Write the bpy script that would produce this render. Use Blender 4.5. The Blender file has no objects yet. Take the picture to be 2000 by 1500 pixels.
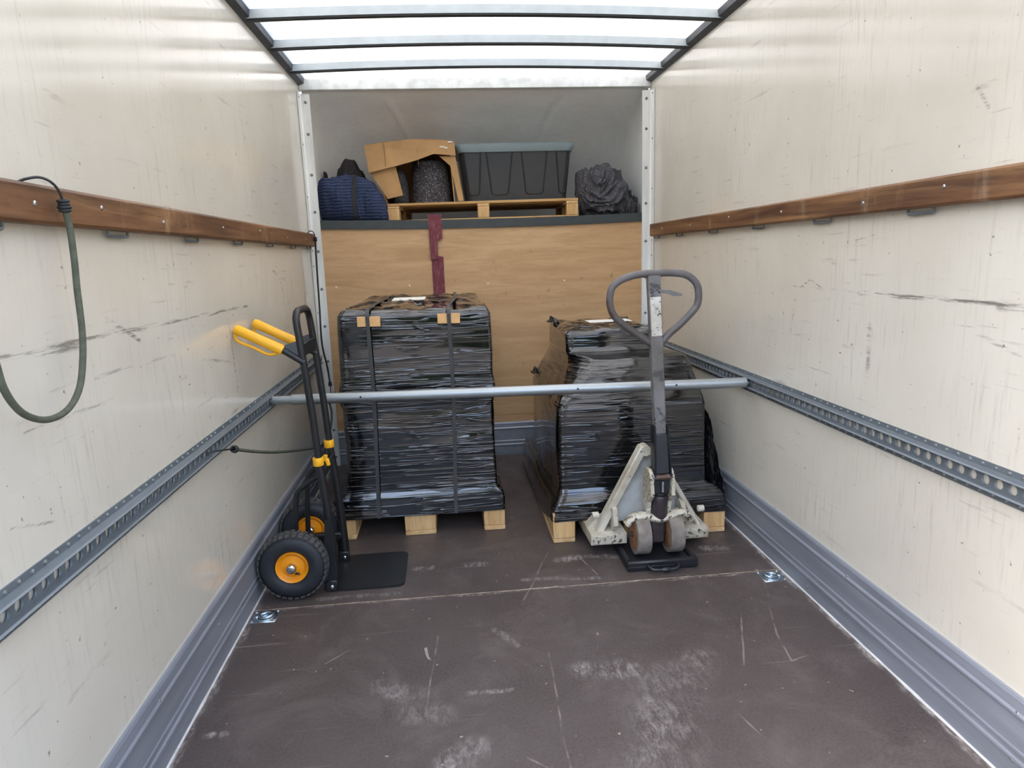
import bpy, math, random
from mathutils import Vector, Matrix, Euler, noise

random.seed(7)
scene = bpy.context.scene
COL = scene.collection

# ------------------------------------------------------------------ camera
cam_d = bpy.data.cameras.new('camera')
cam_d.sensor_fit = 'HORIZONTAL'
cam_d.sensor_width = 36.0
cam_d.lens = 36.0 * 1295.733 / 2000.0
cam_d.clip_start = 0.02
cam = bpy.data.objects.new('camera', cam_d)
COL.objects.link(cam)
_r = Vector((0.99471401, -0.0972999, -0.03281408))
_u = Vector((0.0505373, 0.18571009, 0.9813041))
_f = Vector((0.08938689, 0.97777528, -0.18964571))
M = Matrix((( _r.x, _u.x, -_f.x, -0.246498),
            ( _r.y, _u.y, -_f.y, 0.0),
            ( _r.z, _u.z, -_f.z, 1.281614),
            (0, 0, 0, 1)))
cam.matrix_world = M
scene.camera = cam

# ------------------------------------------------------------------ sky, sun, exposure
world = bpy.data.worlds.new('sky')
scene.world = world
world.use_nodes = True
wn = world.node_tree
for n in list(wn.nodes): wn.nodes.remove(n)
w_out = wn.nodes.new('ShaderNodeOutputWorld')
w_bg = wn.nodes.new('ShaderNodeBackground')
w_sky = wn.nodes.new('ShaderNodeTexSky')
w_sky.sky_type = 'NISHITA'
w_sky.sun_disc = False
w_sky.sun_elevation = math.radians(50)
w_sky.sun_rotation = math.radians(-95)
w_sky.altitude = 100
w_sky.air_density = 1.0
w_sky.dust_density = 5.0
w_sky.ozone_density = 0.6
w_hs = wn.nodes.new('ShaderNodeHueSaturation')
w_hs.inputs['Saturation'].default_value = 0.95
wn.links.new(w_sky.outputs[0], w_hs.inputs['Color'])
wn.links.new(w_hs.outputs[0], w_bg.inputs['Color'])
wn.links.new(w_bg.outputs[0], w_out.inputs['Surface'])
w_bg.inputs['Strength'].default_value = 1.45

sun_d = bpy.data.lights.new('sun', 'SUN')
sun_d.energy = 3.2
sun_d.angle = math.radians(0.6)
sun_d.color = (1.0, 0.95, 0.86)
sun = bpy.data.objects.new('sun', sun_d)
COL.objects.link(sun)
# the sun stands high over the van's left side
sun.rotation_euler = Vector((0.640, 0.056, -0.766)).to_track_quat('-Z', 'Y').to_euler()
sun.location = (0, 0, 8)

scene.view_settings.view_transform = 'Standard'
scene.view_settings.look = 'None'
scene.view_settings.gamma = 1.0
scene.view_settings.use_curve_mapping = False
scene.view_settings.exposure = 0.14

# ------------------------------------------------------------------ helpers
def lin(r, g, b):
    f = lambda c: ((c / 255 + 0.055) / 1.055) ** 2.4 if c > 10 else c / 255 / 12.92
    return (f(r), f(g), f(b), 1.0)

ORI = {}      # world origin of each object (no rotations on parents)

def empty(name, loc):
    o = bpy.data.objects.new(name, None)
    o.empty_display_size = 0.05
    COL.objects.link(o)
    o.location = loc
    ORI[o] = Vector(loc)
    return o

def tag(o, label=None, cat=None, group=None, kind=None):
    if label: o['label'] = label
    if cat: o['category'] = cat
    if group: o['group'] = group
    if kind: o['kind'] = kind
    return o

def thing(name, loc, label, cat, group=None):
    return tag(empty(name, loc), label, cat, group)

def put(name, me, parent=None, at=(0, 0, 0), rot=None):
    """link shared mesh data ME at the world place AT"""
    o = bpy.data.objects.new(name, me)
    COL.objects.link(o)
    at = Vector(at)
    if parent is not None:
        o.parent = parent
        o.location = at - ORI[parent]
    else:
        o.location = at
    if rot is not None: o.rotation_euler = rot
    ORI[o] = at
    return o

class MB:
    """collects shapes in world coordinates; build() makes ONE mesh object"""
    def __init__(s):
        s.v = []; s.f = []
    def add(s, vs, fs):
        b = len(s.v)
        s.v += [tuple(v) for v in vs]
        s.f += [tuple(i + b for i in f) for f in fs]
        return s
    def box(s, x0, x1, y0, y1, z0, z1, b=0.0, rot=None, piv=None):
        cx, cy, cz = (x0 + x1) / 2, (y0 + y1) / 2, (z0 + z1) / 2
        hx, hy, hz = abs(x1 - x0) / 2, abs(y1 - y0) / 2, abs(z1 - z0) / 2
        b = min(b, hx * .9, hy * .9, hz * .9)
        vs, fs = [], []
        if b <= 0:
            for sx in (-1, 1):
                for sy in (-1, 1):
                    for sz in (-1, 1): vs.append(Vector((sx * hx, sy * hy, sz * hz)))
            fs = [(0, 1, 3, 2), (4, 6, 7, 5), (0, 4, 5, 1), (2, 3, 7, 6), (0, 2, 6, 4), (1, 5, 7, 3)]
        else:
            idx = {}
            for sx in (-1, 1):
                for sy in (-1, 1):
                    for sz in (-1, 1):
                        for k in range(3):
                            p = [sx * (hx - b), sy * (hy - b), sz * (hz - b)]
                            p[k] += (sx, sy, sz)[k] * b
                            idx[(sx, sy, sz, k)] = len(vs)
                            vs.append(Vector(p))
            I = idx
            for k in range(3):
                for s1 in (-1, 1):
                    q = []
                    for a, c in ((-1, -1), (1, -1), (1, 1), (-1, 1)):
                        t = [0, 0, 0]; t[k] = s1; t[(k + 1) % 3] = a; t[(k + 2) % 3] = c
                        q.append(I[(*t, k)])
                    fs.append(tuple(q if s1 > 0 else q[::-1]))
            for k in range(3):
                a1, a2 = (k + 1) % 3, (k + 2) % 3
                for sa in (-1, 1):
                    for sb in (-1, 1):
                        def t(sk):
                            t_ = [0, 0, 0]; t_[k] = sk; t_[a1] = sa; t_[a2] = sb; return t_
                        q = (I[(*t(-1), a1)], I[(*t(1), a1)], I[(*t(1), a2)], I[(*t(-1), a2)])
                        fs.append(q if sa * sb > 0 else q[::-1])
            for sx in (-1, 1):
                for sy in (-1, 1):
                    for sz in (-1, 1):
                        q = tuple(I[(sx, sy, sz, k)] for k in range(3))
                        fs.append(q if sx * sy * sz > 0 else q[::-1])
        c = Vector((cx, cy, cz))
        if rot is not None:
            R = Euler(rot).to_matrix()
            pv = Vector(piv) if piv is not None else c
            vs = [pv + R @ (v + c - pv) for v in vs]
        else:
            vs = [v + c for v in vs]
        return s.add(vs, fs)
    def tube(s, path, r, seg=12, closed=False, cap=True, flat=1.0):
        P = [Vector(p) for p in path]
        n = len(P)
        rr = r if isinstance(r, (list, tuple)) else [r] * n
        vs, fs = [], []
        up = None
        for i in range(n):
            if closed: t = P[(i + 1) % n] - P[i - 1]
            elif i == 0: t = P[1] - P[0]
            elif i == n - 1: t = P[-1] - P[-2]
            else: t = (P[i + 1] - P[i]).normalized() + (P[i] - P[i - 1]).normalized()
            t.normalize()
            if up is None:
                up = Vector((0, 0, 1)) if abs(t.z) < .9 else Vector((0, 1, 0))
            a = up - t * up.dot(t)
            if a.length < 1e-6: a = Vector((1, 0, 0)) - t * t.x
            a.normalize(); up = a
            c = t.cross(a)
            for k in range(seg):
                an = 2 * math.pi * k / seg
                vs.append(P[i] + a * math.cos(an) * rr[i] + c * math.sin(an) * rr[i] * flat)
        m = n if closed else n - 1
        for i in range(m):
            for k in range(seg):
                i2 = (i + 1) % n
                fs.append((i * seg + k, i * seg + (k + 1) % seg, i2 * seg + (k + 1) % seg, i2 * seg + k))
        if cap and not closed:
            fs.append(tuple(range(seg))[::-1])
            fs.append(tuple((n - 1) * seg + k for k in range(seg)))
        return s.add(vs, fs)
    def cyl(s, p0, p1, r, seg=16):
        return s.tube([p0, p1], r, seg)
    def lathe(s, c, axis, prof, seg=24, cap=True):
        """prof: (distance along axis, radius)"""
        ax = Vector(axis).normalized()
        a = Vector((0, 0, 1)) if abs(ax.z) < .9 else Vector((1, 0, 0))
        a = (a - ax * a.dot(ax)).normalized(); b = ax.cross(a)
        c = Vector(c)
        vs, fs = [], []
        for d, r in prof:
            for k in range(seg):
                an = 2 * math.pi * k / seg
                vs.append(c + ax * d + (a * math.cos(an) + b * math.sin(an)) * max(r, 1e-4))
        for i in range(len(prof) - 1):
            for k in range(seg):
                fs.append((i * seg + k, i * seg + (k + 1) % seg, (i + 1) * seg + (k + 1) % seg, (i + 1) * seg + k))
        if cap:
            fs.append(tuple(range(seg))[::-1])
            fs.append(tuple((len(prof) - 1) * seg + k for k in range(seg)))
        return s.add(vs, fs)
    def prism(s, poly, vec):
        """polygon of 3-D points extruded by vec"""
        P = [Vector(p) for p in poly]; n = len(P); v = Vector(vec)
        fs = [tuple(range(n))[::-1], tuple(range(n, 2 * n))]
        for i in range(n):
            j = (i + 1) % n
            fs.append((i, j, n + j, n + i))
        return s.add(P + [p + v for p in P], fs)
    def grid(s, f, nu, nv, wrap=False):
        vs = [f(i / (nu if wrap else nu - 1), j / (nv - 1)) for j in range(nv) for i in range(nu)]
        fs = []
        for j in range(nv - 1):
            for i in range(nu if wrap else nu - 1):
                i2 = (i + 1) % nu
                fs.append((j * nu + i, j * nu + i2, (j + 1) * nu + i2, (j + 1) * nu + i))
        return s.add(vs, fs)
    def mesh(s, name, mat, origin=(0, 0, 0), smooth=40):
        me = bpy.data.meshes.new(name)
        o = Vector(origin)
        me.from_pydata([Vector(v) - o for v in s.v], [], s.f)
        me.update()
        import bmesh as _bm
        bm = _bm.new(); bm.from_mesh(me)
        _bm.ops.recalc_face_normals(bm, faces=bm.faces)
        bm.to_mesh(me); bm.free()
        if smooth:
            me.polygons.foreach_set('use_smooth', [True] * len(me.polygons))
            me.set_sharp_from_angle(angle=math.radians(smooth))
        if mat: me.materials.append(mat)
        return me
    def build(s, name, mat, parent=None, origin=None, smooth=40):
        if origin is None:
            origin = ORI[parent] if parent is not None else Vector((0, 0, 0))
        me = s.mesh(name, mat, origin, smooth)
        return put(name, me, parent, origin)

def smoothpath(pts, n=8):
    """Catmull-Rom through pts"""
    P = [Vector(p) for p in pts]
    out = []
    for i in range(len(P) - 1):
        p0 = P[i - 1] if i > 0 else P[i] * 2 - P[i + 1]
        p1, p2 = P[i], P[i + 1]
        p3 = P[i + 2] if i + 2 < len(P) else P[i + 1] * 2 - P[i]
        for k in range(n):
            t = k / n
            out.append(.5 * ((2 * p1) + (p2 - p0) * t + (2 * p0 - 5 * p1 + 4 * p2 - p3) * t * t + (3 * p1 - p0 - 3 * p2 + p3) * t ** 3))
    out.append(P[-1])
    return out

def fbm(x, y, z, o=3):
    return noise.fractal(Vector((x, y, z)), 1.0, 2.0, o)

# ------------------------------------------------------------------ materials
class NT:
    def __init__(s, name):
        s.m = bpy.data.materials.new(name)
        s.m.use_nodes = True
        s.t = s.m.node_tree
        s.b = s.t.nodes['Principled BSDF']
        s.out = s.t.nodes['Material Output']
        s._co = None
    def n(s, typ, **kw):
        nd = s.t.nodes.new(typ)
        for k, v in kw.items(): setattr(nd, k, v)
        return nd
    def set(s, sock, val):
        if hasattr(val, 'links') or isinstance(val, bpy.types.NodeSocket): s.t.links.new(val, sock)
        elif isinstance(val, (tuple, list)) and len(val) == 3 and sock.type == 'RGBA': sock.default_value = (*val, 1)
        else: sock.default_value = val
    def co(s):
        if s._co is None: s._co = s.n('ShaderNodeTexCoord').outputs['Object']
        return s._co
    def mapped(s, scale=(1, 1, 1), rot=(0, 0, 0), src=None):
        mp = s.n('ShaderNodeMapping')
        s.set(mp.inputs['Vector'], src if src is not None else s.co())
        mp.inputs['Scale'].default_value = scale
        mp.inputs['Rotation'].default_value = rot
        return mp.outputs[0]
    def noise(s, scale=5, detail=4, rough=.55, stretch=None, rot=(0, 0, 0), dist=0, src=None):
        nd = s.n('ShaderNodeTexNoise')
        v = s.mapped(stretch or (1, 1, 1), rot, src)
        s.set(nd.inputs['Vector'], v)
        nd.inputs['Scale'].default_value = scale
        nd.inputs['Detail'].default_value = detail
        nd.inputs['Roughness'].default_value = rough
        nd.inputs['Distortion'].default_value = dist
        return nd.outputs['Fac']
    def ramp(s, fac, lo, hi, a=0.0, b=1.0):
        nd = s.n('ShaderNodeMapRange')
        nd.clamp = True
        s.set(nd.inputs['Value'], fac)
        nd.inputs['From Min'].default_value = lo; nd.inputs['From Max'].default_value = hi
        nd.inputs['To Min'].default_value = a; nd.inputs['To Max'].default_value = b
        return nd.outputs[0]
    def math(s, op, a, b=0.0):
        nd = s.n('ShaderNodeMath', operation=op)
        s.set(nd.inputs[0], a); s.set(nd.inputs[1], b)
        return nd.outputs[0]
    def mix(s, fac, a, b):
        nd = s.n('ShaderNodeMix', data_type='RGBA')
        s.set(nd.inputs['Factor'], fac); s.set(nd.inputs['A'], a) if False else None
        s.set(nd.inputs[6], a); s.set(nd.inputs[7], b)
        return nd.outputs[2]
    def bump(s, h, strength=.3, dist=.01, prev=None):
        nd = s.n('ShaderNodeBump')
        s.set(nd.inputs['Height'], h)
        nd.inputs['Strength'].default_value = strength
        nd.inputs['Distance'].default_value = dist
        if prev is not None: s.set(nd.inputs['Normal'], prev)
        s.set(s.b.inputs['Normal'], nd.outputs[0])
        return nd.outputs[0]
    def pb(s, color=None, rough=None, metal=None, spec=None, **kw):
        if color is not None: s.set(s.b.inputs['Base Color'], color)
        if rough is not None: s.set(s.b.inputs['Roughness'], rough)
        if metal is not None: s.set(s.b.inputs['Metallic'], metal)
        if spec is not None: s.set(s.b.inputs['Specular IOR Level'], spec)
        for k, v in kw.items(): s.set(s.b.inputs[k], v)
        return s.m
    def streak(s, A, B, width, wob=0.01, wscale=6, src=None):
        """soft mask along the segment A-B (object space metres)"""
        g = streak_group()
        nd = s.n('ShaderNodeGroup'); nd.node_tree = g
        if not hasattr(s, '_wob'): s._wob = {}
        key = (wob, wscale)
        if key not in s._wob:
            nz = s.n('ShaderNodeTexNoise'); s.set(nz.inputs['Vector'], s.co()); nz.inputs['Scale'].default_value = wscale
            nz.inputs['Detail'].default_value = 4
            sub = s.n('ShaderNodeVectorMath', operation='SUBTRACT'); s.set(sub.inputs[0], nz.outputs['Color']); sub.inputs[1].default_value = (.5, .5, .5)
            sc = s.n('ShaderNodeVectorMath', operation='SCALE'); s.set(sc.inputs[0], sub.outputs[0]); sc.inputs['Scale'].default_value = wob
            ad = s.n('ShaderNodeVectorMath', operation='ADD'); s.set(ad.inputs[0], s.co()); s.set(ad.inputs[1], sc.outputs[0])
            s._wob[key] = ad.outputs[0]
        s.set(nd.inputs['P'], s._wob[key])
        nd.inputs['A'].default_value = A; nd.inputs['B'].default_value = B
        nd.inputs['W'].default_value = width
        return nd.outputs[0]

_SG = None
def streak_group():
    global _SG
    if _SG: return _SG
    g = bpy.data.node_groups.new('streak', 'ShaderNodeTree')
    for nm in 'PAB': g.interface.new_socket(nm, in_out='INPUT', socket_type='NodeSocketVector')
    g.interface.new_socket('W', in_out='INPUT', socket_type='NodeSocketFloat')
    g.interface.new_socket('Mask', in_out='OUTPUT', socket_type='NodeSocketFloat')
    i = g.nodes.new('NodeGroupInput'); o = g.nodes.new('NodeGroupOutput')
    def vm(op, a, b=None, sc=None):
        n = g.nodes.new('ShaderNodeVectorMath'); n.operation = op
        g.links.new(a, n.inputs[0])
        if b is not None: g.links.new(b, n.inputs[1])
        if sc is not None: g.links.new(sc, n.inputs['Scale'])
        return n
    pa = vm('SUBTRACT', i.outputs['P'], i.outputs['A']).outputs[0]
    ba = vm('SUBTRACT', i.outputs['B'], i.outputs['A']).outputs[0]
    d1 = vm('DOT_PRODUCT', pa, ba).outputs['Value']; d2 = vm('DOT_PRODUCT', ba, ba).outputs['Value']
    dv = g.nodes.new('ShaderNodeMath'); dv.operation = 'DIVIDE'; dv.use_clamp = True
    g.links.new(d1, dv.inputs[0]); g.links.new(d2, dv.inputs[1])
    q = vm('SCALE', ba, sc=dv.outputs[0]).outputs[0]
    dd = vm('DISTANCE', pa, q).outputs['Value']
    dq = g.nodes.new('ShaderNodeMath'); dq.operation = 'DIVIDE'
    g.links.new(dd, dq.inputs[0]); g.links.new(i.outputs['W'], dq.inputs[1])
    mr = g.nodes.new('ShaderNodeMapRange'); mr.interpolation_type = 'SMOOTHSTEP'
    mr.inputs['From Min'].default_value = 1.0; mr.inputs['From Max'].default_value = 0.2
    g.links.new(dq.outputs[0], mr.inputs['Value'])
    g.links.new(mr.outputs[0], o.inputs[0])
    _SG = g
    return g

def simple(name, rgb, rough=.5, metal=0.0, var=.12, scale=18, bump=0.0, **kw):
    t = NT(name)
    c = lin(*rgb)
    dk = tuple(x * (1 - var * 1.6) for x in c[:3]); lt = tuple(min(1, x * (1 + var)) for x in c[:3])
    nz = t.noise(scale, 4)
    t.pb(t.mix(t.ramp(nz, .3, .7), dk, lt), rough, metal, **kw)
    if bump: t.bump(t.noise(scale * 6, 3), bump, .003)
    return t.m

def wall_material(name, side):
    t = NT(name)
    base = lin(216, 211, 198)
    cloudy = t.noise(1.6, 5, .6)
    c = t.mix(t.ramp(cloudy, .35, .7), lin(205, 199, 185), base)
    # rubbed grey zone in the middle of the wall: fine upright scratches and specks
    fine = t.noise(30, 6, .7, stretch=(1, 2.2, .16))
    zone = t.noise(2.2, 3, .6)
    m1 = t.math('MULTIPLY', t.ramp(fine, .52, .72), t.ramp(zone, .40, .66))
    c = t.mix(t.math('MULTIPLY', m1, .42), c, lin(140, 132, 122))
    hor = t.noise(22, 5, .65, stretch=(1, .16, 2.0), rot=(0.06, 0, 0))
    m2 = t.math('MULTIPLY', t.ramp(hor, .60, .70), t.ramp(t.noise(3.1, 3), .44, .6))
    c = t.mix(t.math('MULTIPLY', m2, .45), c, lin(120, 113, 106))
    sp = t.ramp(t.noise(46, 2.5, .55), .70, .745)
    c = t.mix(t.math('MULTIPLY', sp, .7), c, lin(92, 84, 76))
    if side < 0:
        segs = [((0, 1.15, 1.135), (0, 2.75, 1.118), .009, .75), ((0, 1.36, 1.125), (0, 1.52, 1.122), .016, .8),
                ((0, 1.64, 1.165), (0, 1.79, 1.10), .010, .8), ((0, 1.28, .985), (0, 1.62, .98), .006, .6), ((0, 1.55, 1.045), (0, 2.0, 1.03), .006, .5),
                ((0, 1.20, .83), (0, 1.32, .795), .005, .7), ((0, 2.2, .99), (0, 2.5, .93), .006, .5), ((0, 1.9, 1.09), (0, 2.0, 1.078), .005, .6),
                ((0, 2.5, 1.1), (0, 2.52, .82), .010, .45), ((0, 3.2, 1.25), (0, 3.4, 1.2), .012, .6), ((0, 3.3, 1.24), (0, 3.36, 1.12), .012, .5)]
    else:
        segs = [((0, 1.2, 1.131), (0, 2.0, 1.131), .010, .9), ((0, 1.2, 1.129), (0, 1.45, 1.129), .018, .9), ((0, 1.9, 1.133), (0, 2.4, 1.134), .004, .6), ((0, 2.36, 1.13), (0, 2.29, 1.165), .006, .8),
                ((0, 2.29, 1.165), (0, 2.2, 1.135), .005, .6), ((0, 2.03, 1.297), (0, 1.94, 1.307), .004, .7), ((0, 1.585, 1.645), (0, 1.545, 1.592), .008, .6),
                ((0, 1.93, 1.03), (0, 1.925, .865), .016, .55), ((0, 2.385, 1.09), (0, 2.40, .96), .010, .4), ((0, 1.52, 1.06), (0, 1.38, 1.02), .008, .5), ((0, 1.45, 1.075), (0, 1.6, 1.07), .004, .5)]
    brk = t.ramp(t.noise(44, 5, .7, stretch=(1, .16, 2.4)), .46, .58)
    tot = None
    for A, B, w, st in segs:
        k = t.math('MULTIPLY', t.streak(A, B, w, .02, 9), st)
        tot = k if tot is None else t.math('MAXIMUM', tot, k)
    tot = t.math('MULTIPLY', tot, brk)
    c = t.mix(t.math('MULTIPLY', tot, .85), c, lin(74, 66, 60))
    t.pb(c, t.ramp(cloudy, .3, .7, .10, .17), 0, .5)
    t.bump(t.noise(4, 2), .04, .01)
    return t.m

def floor_material():
    t = NT('phenolic floor board')
    base = t.mix(t.ramp(t.noise(2.4, 5, .62), .3, .7), lin(62, 54, 51), lin(80, 71, 68))
    fine = t.noise(120, 3, .6)
    c = t.mix(t.ramp(fine, .35, .8), base, lin(90, 81, 78))
    c = t.mix(t.math('MULTIPLY', t.ramp(fine, .62, .7), .35), c, lin(40, 31, 30))
    # haze of dust and wear
    c = t.mix(t.math('MULTIPLY', t.ramp(t.noise(3.4, 6, .7, dist=.6), .5, .74), .32), c, lin(128, 118, 114))
    sp = t.ramp(t.noise(42, 2.5, .5), .72, .755)
    c = t.mix(t.math('MULTIPLY', sp, .75), c, lin(168, 156, 142))
    for ang, zs in ((.15, 1.7), (1.2, 2.3), (2.2, 1.3), (.8, 2.9)):
        sc = t.noise(26, 4, .6, stretch=(.06, 1.7, 1), rot=(0, 0, ang), dist=.15)
        zn = t.noise(zs, 3, .6)
        c = t.mix(t.math('MULTIPLY', t.math('MULTIPLY', t.ramp(sc, .66, .72), t.ramp(zn, .47, .62)), .38), c, lin(150, 142, 136))
    c = t.mix(t.math('MULTIPLY', t.ramp(t.noise(90, 4, .75), .66, .74), .5), c, lin(140, 130, 122))
    marks = [((.20, 1.35, 0), (.36, 1.75, 0), .15, .42), ((.34, 1.7, 0), (.5, 1.85, 0), .10, .35), ((.12, 1.84, 0), (.26, 1.83, 0), .06, .7),
             ((-.22, 2.63, 0), (-.15, 2.63, 0), .035, 1.3), ((-.44, 2.63, 0), (-.38, 2.63, 0), .028, 1.1), ((.17, 2.62, 0), (.26, 2.63, 0), .035, .9),
             ((.82, 2.62, 0), (.90, 2.61, 0), .035, 1.0), ((.30, 2.64, 0), (.42, 2.60, 0), .03, .8), ((.0, 2.46, 0), (.3, 2.44, 0), .02, .6),
             ((-.50, 1.85, 0), (-.42, 1.80, 0), .06, .6), ((-.46, 1.80, 0), (-.44, 1.825, 0), .018, 1.6), ((-.25, 1.785, 0), (-.12, 1.785, 0), .014, .9), ((-.3, 1.50, 0), (-.24, 1.56, 0), .07, .7),
             ((-.42, 1.72, 0), (-.32, 1.70, 0), .06, .4), ((-.80, 2.44, 0), (-.5, 2.43, 0), .02, .7), ((-.14, 2.12, 0), (-.08, 2.0, 0), .02, .5), ((-.97, 1.70, 0), (-.93, 1.70, 0), .02, 1.1), ((1.032, .4, 0), (1.032, 4.1, 0), .022, 1.2), ((-1.032, .4, 0), (-1.032, 4.1, 0), .022, 1.2), ((-1.0, 2.378, 0), (1.0, 2.378, 0), .012, .9)]
    brk = t.math('MULTIPLY', t.ramp(t.noise(26, 8, .85, stretch=(1.6, .6, 1), dist=.4), .44, .62), t.ramp(t.noise(9, 5, .7), .36, .60, .25, 1.0))
    tot = None
    for A, B, w, st in marks:
        k = t.math('MULTIPLY', t.streak(A, B, w, .06, 7), st)
        tot = k if tot is None else t.math('MAXIMUM', tot, k)
    c = t.mix(t.math('MULTIPLY', t.math('MULTIPLY', tot, brk), .95), c, lin(178, 170, 164))
    lines = [((.93, 2.30, 0), (.80, 1.95, 0)), ((.80, 1.95, 0), (.776, 1.80, 0)), ((.776, 1.80, 0), (.84, 1.82, 0)), ((.80, 2.24, 0), (.62, 1.80, 0)), ((.155, 2.74, 0), (.03, 2.42, 0)),
             ((.03, 2.42, 0), (-.02, 2.30, 0)), ((-.34, 2.1, 0), (-.38, 1.55, 0)), ((-.78, 1.58, 0), (-.73, 1.66, 0)), ((.25, 2.65, 0), (.30, 2.45, 0)), ((.02, 1.95, 0), (.0, 1.4, 0)),
             ((-.70, 2.0, 0), (-.56, 2.15, 0)), ((.5, 1.6, 0), (.56, 1.4, 0)), ((-.1, 1.5, 0), (.0, 1.4, 0))]
    tl = None
    for A, B in lines:
        k = t.streak(A, B, .0045, .03, 3)
        tl = k if tl is None else t.math('MAXIMUM', tl, k)
    tl = t.math('MULTIPLY', tl, t.ramp(t.noise(16, 3), .35, .6))
    c = t.mix(t.math('MULTIPLY', tl, .5), c, lin(160, 148, 138))
    t.pb(c, t.ramp(t.noise(5, 4), .3, .7, .38, .58), 0, .4)
    t.bump(fine, .12, .002)
    return t.m

def wood(name, a, b, axis='Y', rough=.55, scale=9, dark=None, spec=.4):
    t = NT(name)
    st = {'X': (.12, 1.6, 1.6), 'Y': (1.6, .10, 1.6), 'Z': (1.6, 1.6, .12)}[axis]
    g = t.noise(scale, 6, .6, stretch=st, dist=.7)
    c = t.mix(t.ramp(g, .34, .68), lin(*a), lin(*b))
    g2 = t.noise(scale * 5, 4, .7, stretch=st)
    if dark: c = t.mix(t.math('MULTIPLY', t.ramp(g2, .55, .72), .6), c, lin(*dark))
    t.pb(c, rough, 0, spec)
    t.bump(g2, .15, .002)
    return t

def worn_paint(name, paint, under, amount=.55, rough=.5, scale=24, metal_under=.2):
    t = NT(name)
    n1 = t.noise(scale, 6, .7)
    k = t.ramp(n1, amount, amount + .03)
    dirt = t.noise(6, 4, .6)
    grime = t.ramp(t.noise(30, 6, .75), .5, .75)
    p = t.mix(t.math('MAXIMUM', t.ramp(dirt, .32, .62), t.math('MULTIPLY', grime, .8)), lin(*paint), tuple(x * k_ for x, k_ in zip(lin(*paint)[:3], (.58, .54, .47))))
    t.pb(t.mix(k, p, lin(*under)), rough, t.math('MULTIPLY', k, metal_under), .4)
    t.bump(t.math('SUBTRACT', 1.0, k), .25, .002)
    return t.m

def film_material(name, tilt=0.0):
    """stretch film: dark, glossy, long thin tension creases over calmer sheets"""
    t = NT(name)
    def crease(scale, st, rot, lo, hi, k, dist=.3):
        nz = t.noise(scale, 2, .5, stretch=st, rot=rot, dist=dist)
        # a narrow ridge where the noise passes through its middle
        d = t.math('ABSOLUTE', t.math('SUBTRACT', nz, .5))
        return t.ramp(d, lo, hi, k, 0.0)
    r1 = crease(7, (.13, .13, 3.2), (0, tilt + .04, 0), .0, .035, 1.5)
    r2 = crease(12, (.10, .10, 3.4), (0, tilt - .09, 0), .0, .05, .9)
    r3 = crease(5, (.26, .26, 2.6), (0, tilt + .38, 0), .0, .03, 1.7, .5)
    sel = t.ramp(t.noise(2.0, 2), .48, .58)
    zone = t.ramp(t.noise(3.0, 2, .5, stretch=(.7, .7, 1.3)), .40, .56, .10, 1.0)
    swell = t.noise(4.5, 2, .5, stretch=(.35, .35, 1.8), rot=(0, tilt, 0))
    h = t.math('ADD', r1, r2)
    h = t.math('ADD', h, t.math('MULTIPLY', r3, sel))
    h = t.math('MULTIPLY', h, zone)
    h = t.math('ADD', h, t.math('MULTIPLY', swell, 3.2))
    t.pb(lin(12, 12, 14), .10, 0, .8)
    t.b.inputs['Coat Weight'].default_value = .5; t.b.inputs['Coat Roughness'].default_value = .05
    t.bump(h, 1.0, .0034)
    return t.m

def felt(name, a, b, lo=.55, hi=.72, scale=150):
    t = NT(name)
    n1 = t.noise(scale, 3, .7)
    big = t.noise(7, 3)
    c = t.mix(t.ramp(n1, lo, hi), lin(*a), lin(*b))
    c = t.mix(t.math('MULTIPLY', t.ramp(big, .4, .7), .35), c, lin(*a))
    t.pb(c, .95, 0, .1)
    t.bump(n1, .5, .004)
    return t.m

M = {}
M['wall_left'] = wall_material('scuffed cream wall panel', -1)
M['wall_right'] = wall_material('scuffed cream wall panel opposite', 1)
M['floor'] = floor_material()
M['ply'] = None
def ply_material():
    t = NT('birch bulkhead plywood')
    g = t.noise(5, 6, .62, stretch=(.35, 1, 2.6), dist=1.0)
    c = t.mix(t.ramp(g, .3, .7), lin(184, 146, 104), lin(210, 174, 132))
    c = t.mix(t.math('MULTIPLY', t.ramp(t.noise(40, 5, .7, stretch=(.25, 1, 3)), .52, .75), .4), c, lin(152, 116, 80))
    c = t.mix(t.math('MULTIPLY', t.ramp(t.noise(1.6, 3), .45, .7), .25), c, lin(205, 168, 120))
    c = t.mix(t.math('MULTIPLY', t.ramp(t.noise(11, 4, .6), .66, .74), .55), c, lin(92, 68, 44))
    c = t.mix(t.math('MULTIPLY', t.streak((-.66, 0, 1.165), (-.57, 0, 1.19), .014, .02, 20), .8), c, lin(222, 194, 150))
    t.pb(c, .5, 0, .35)
    t.bump(g, .1, .003)
    return t.m
M['ply'] = ply_material()
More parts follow.
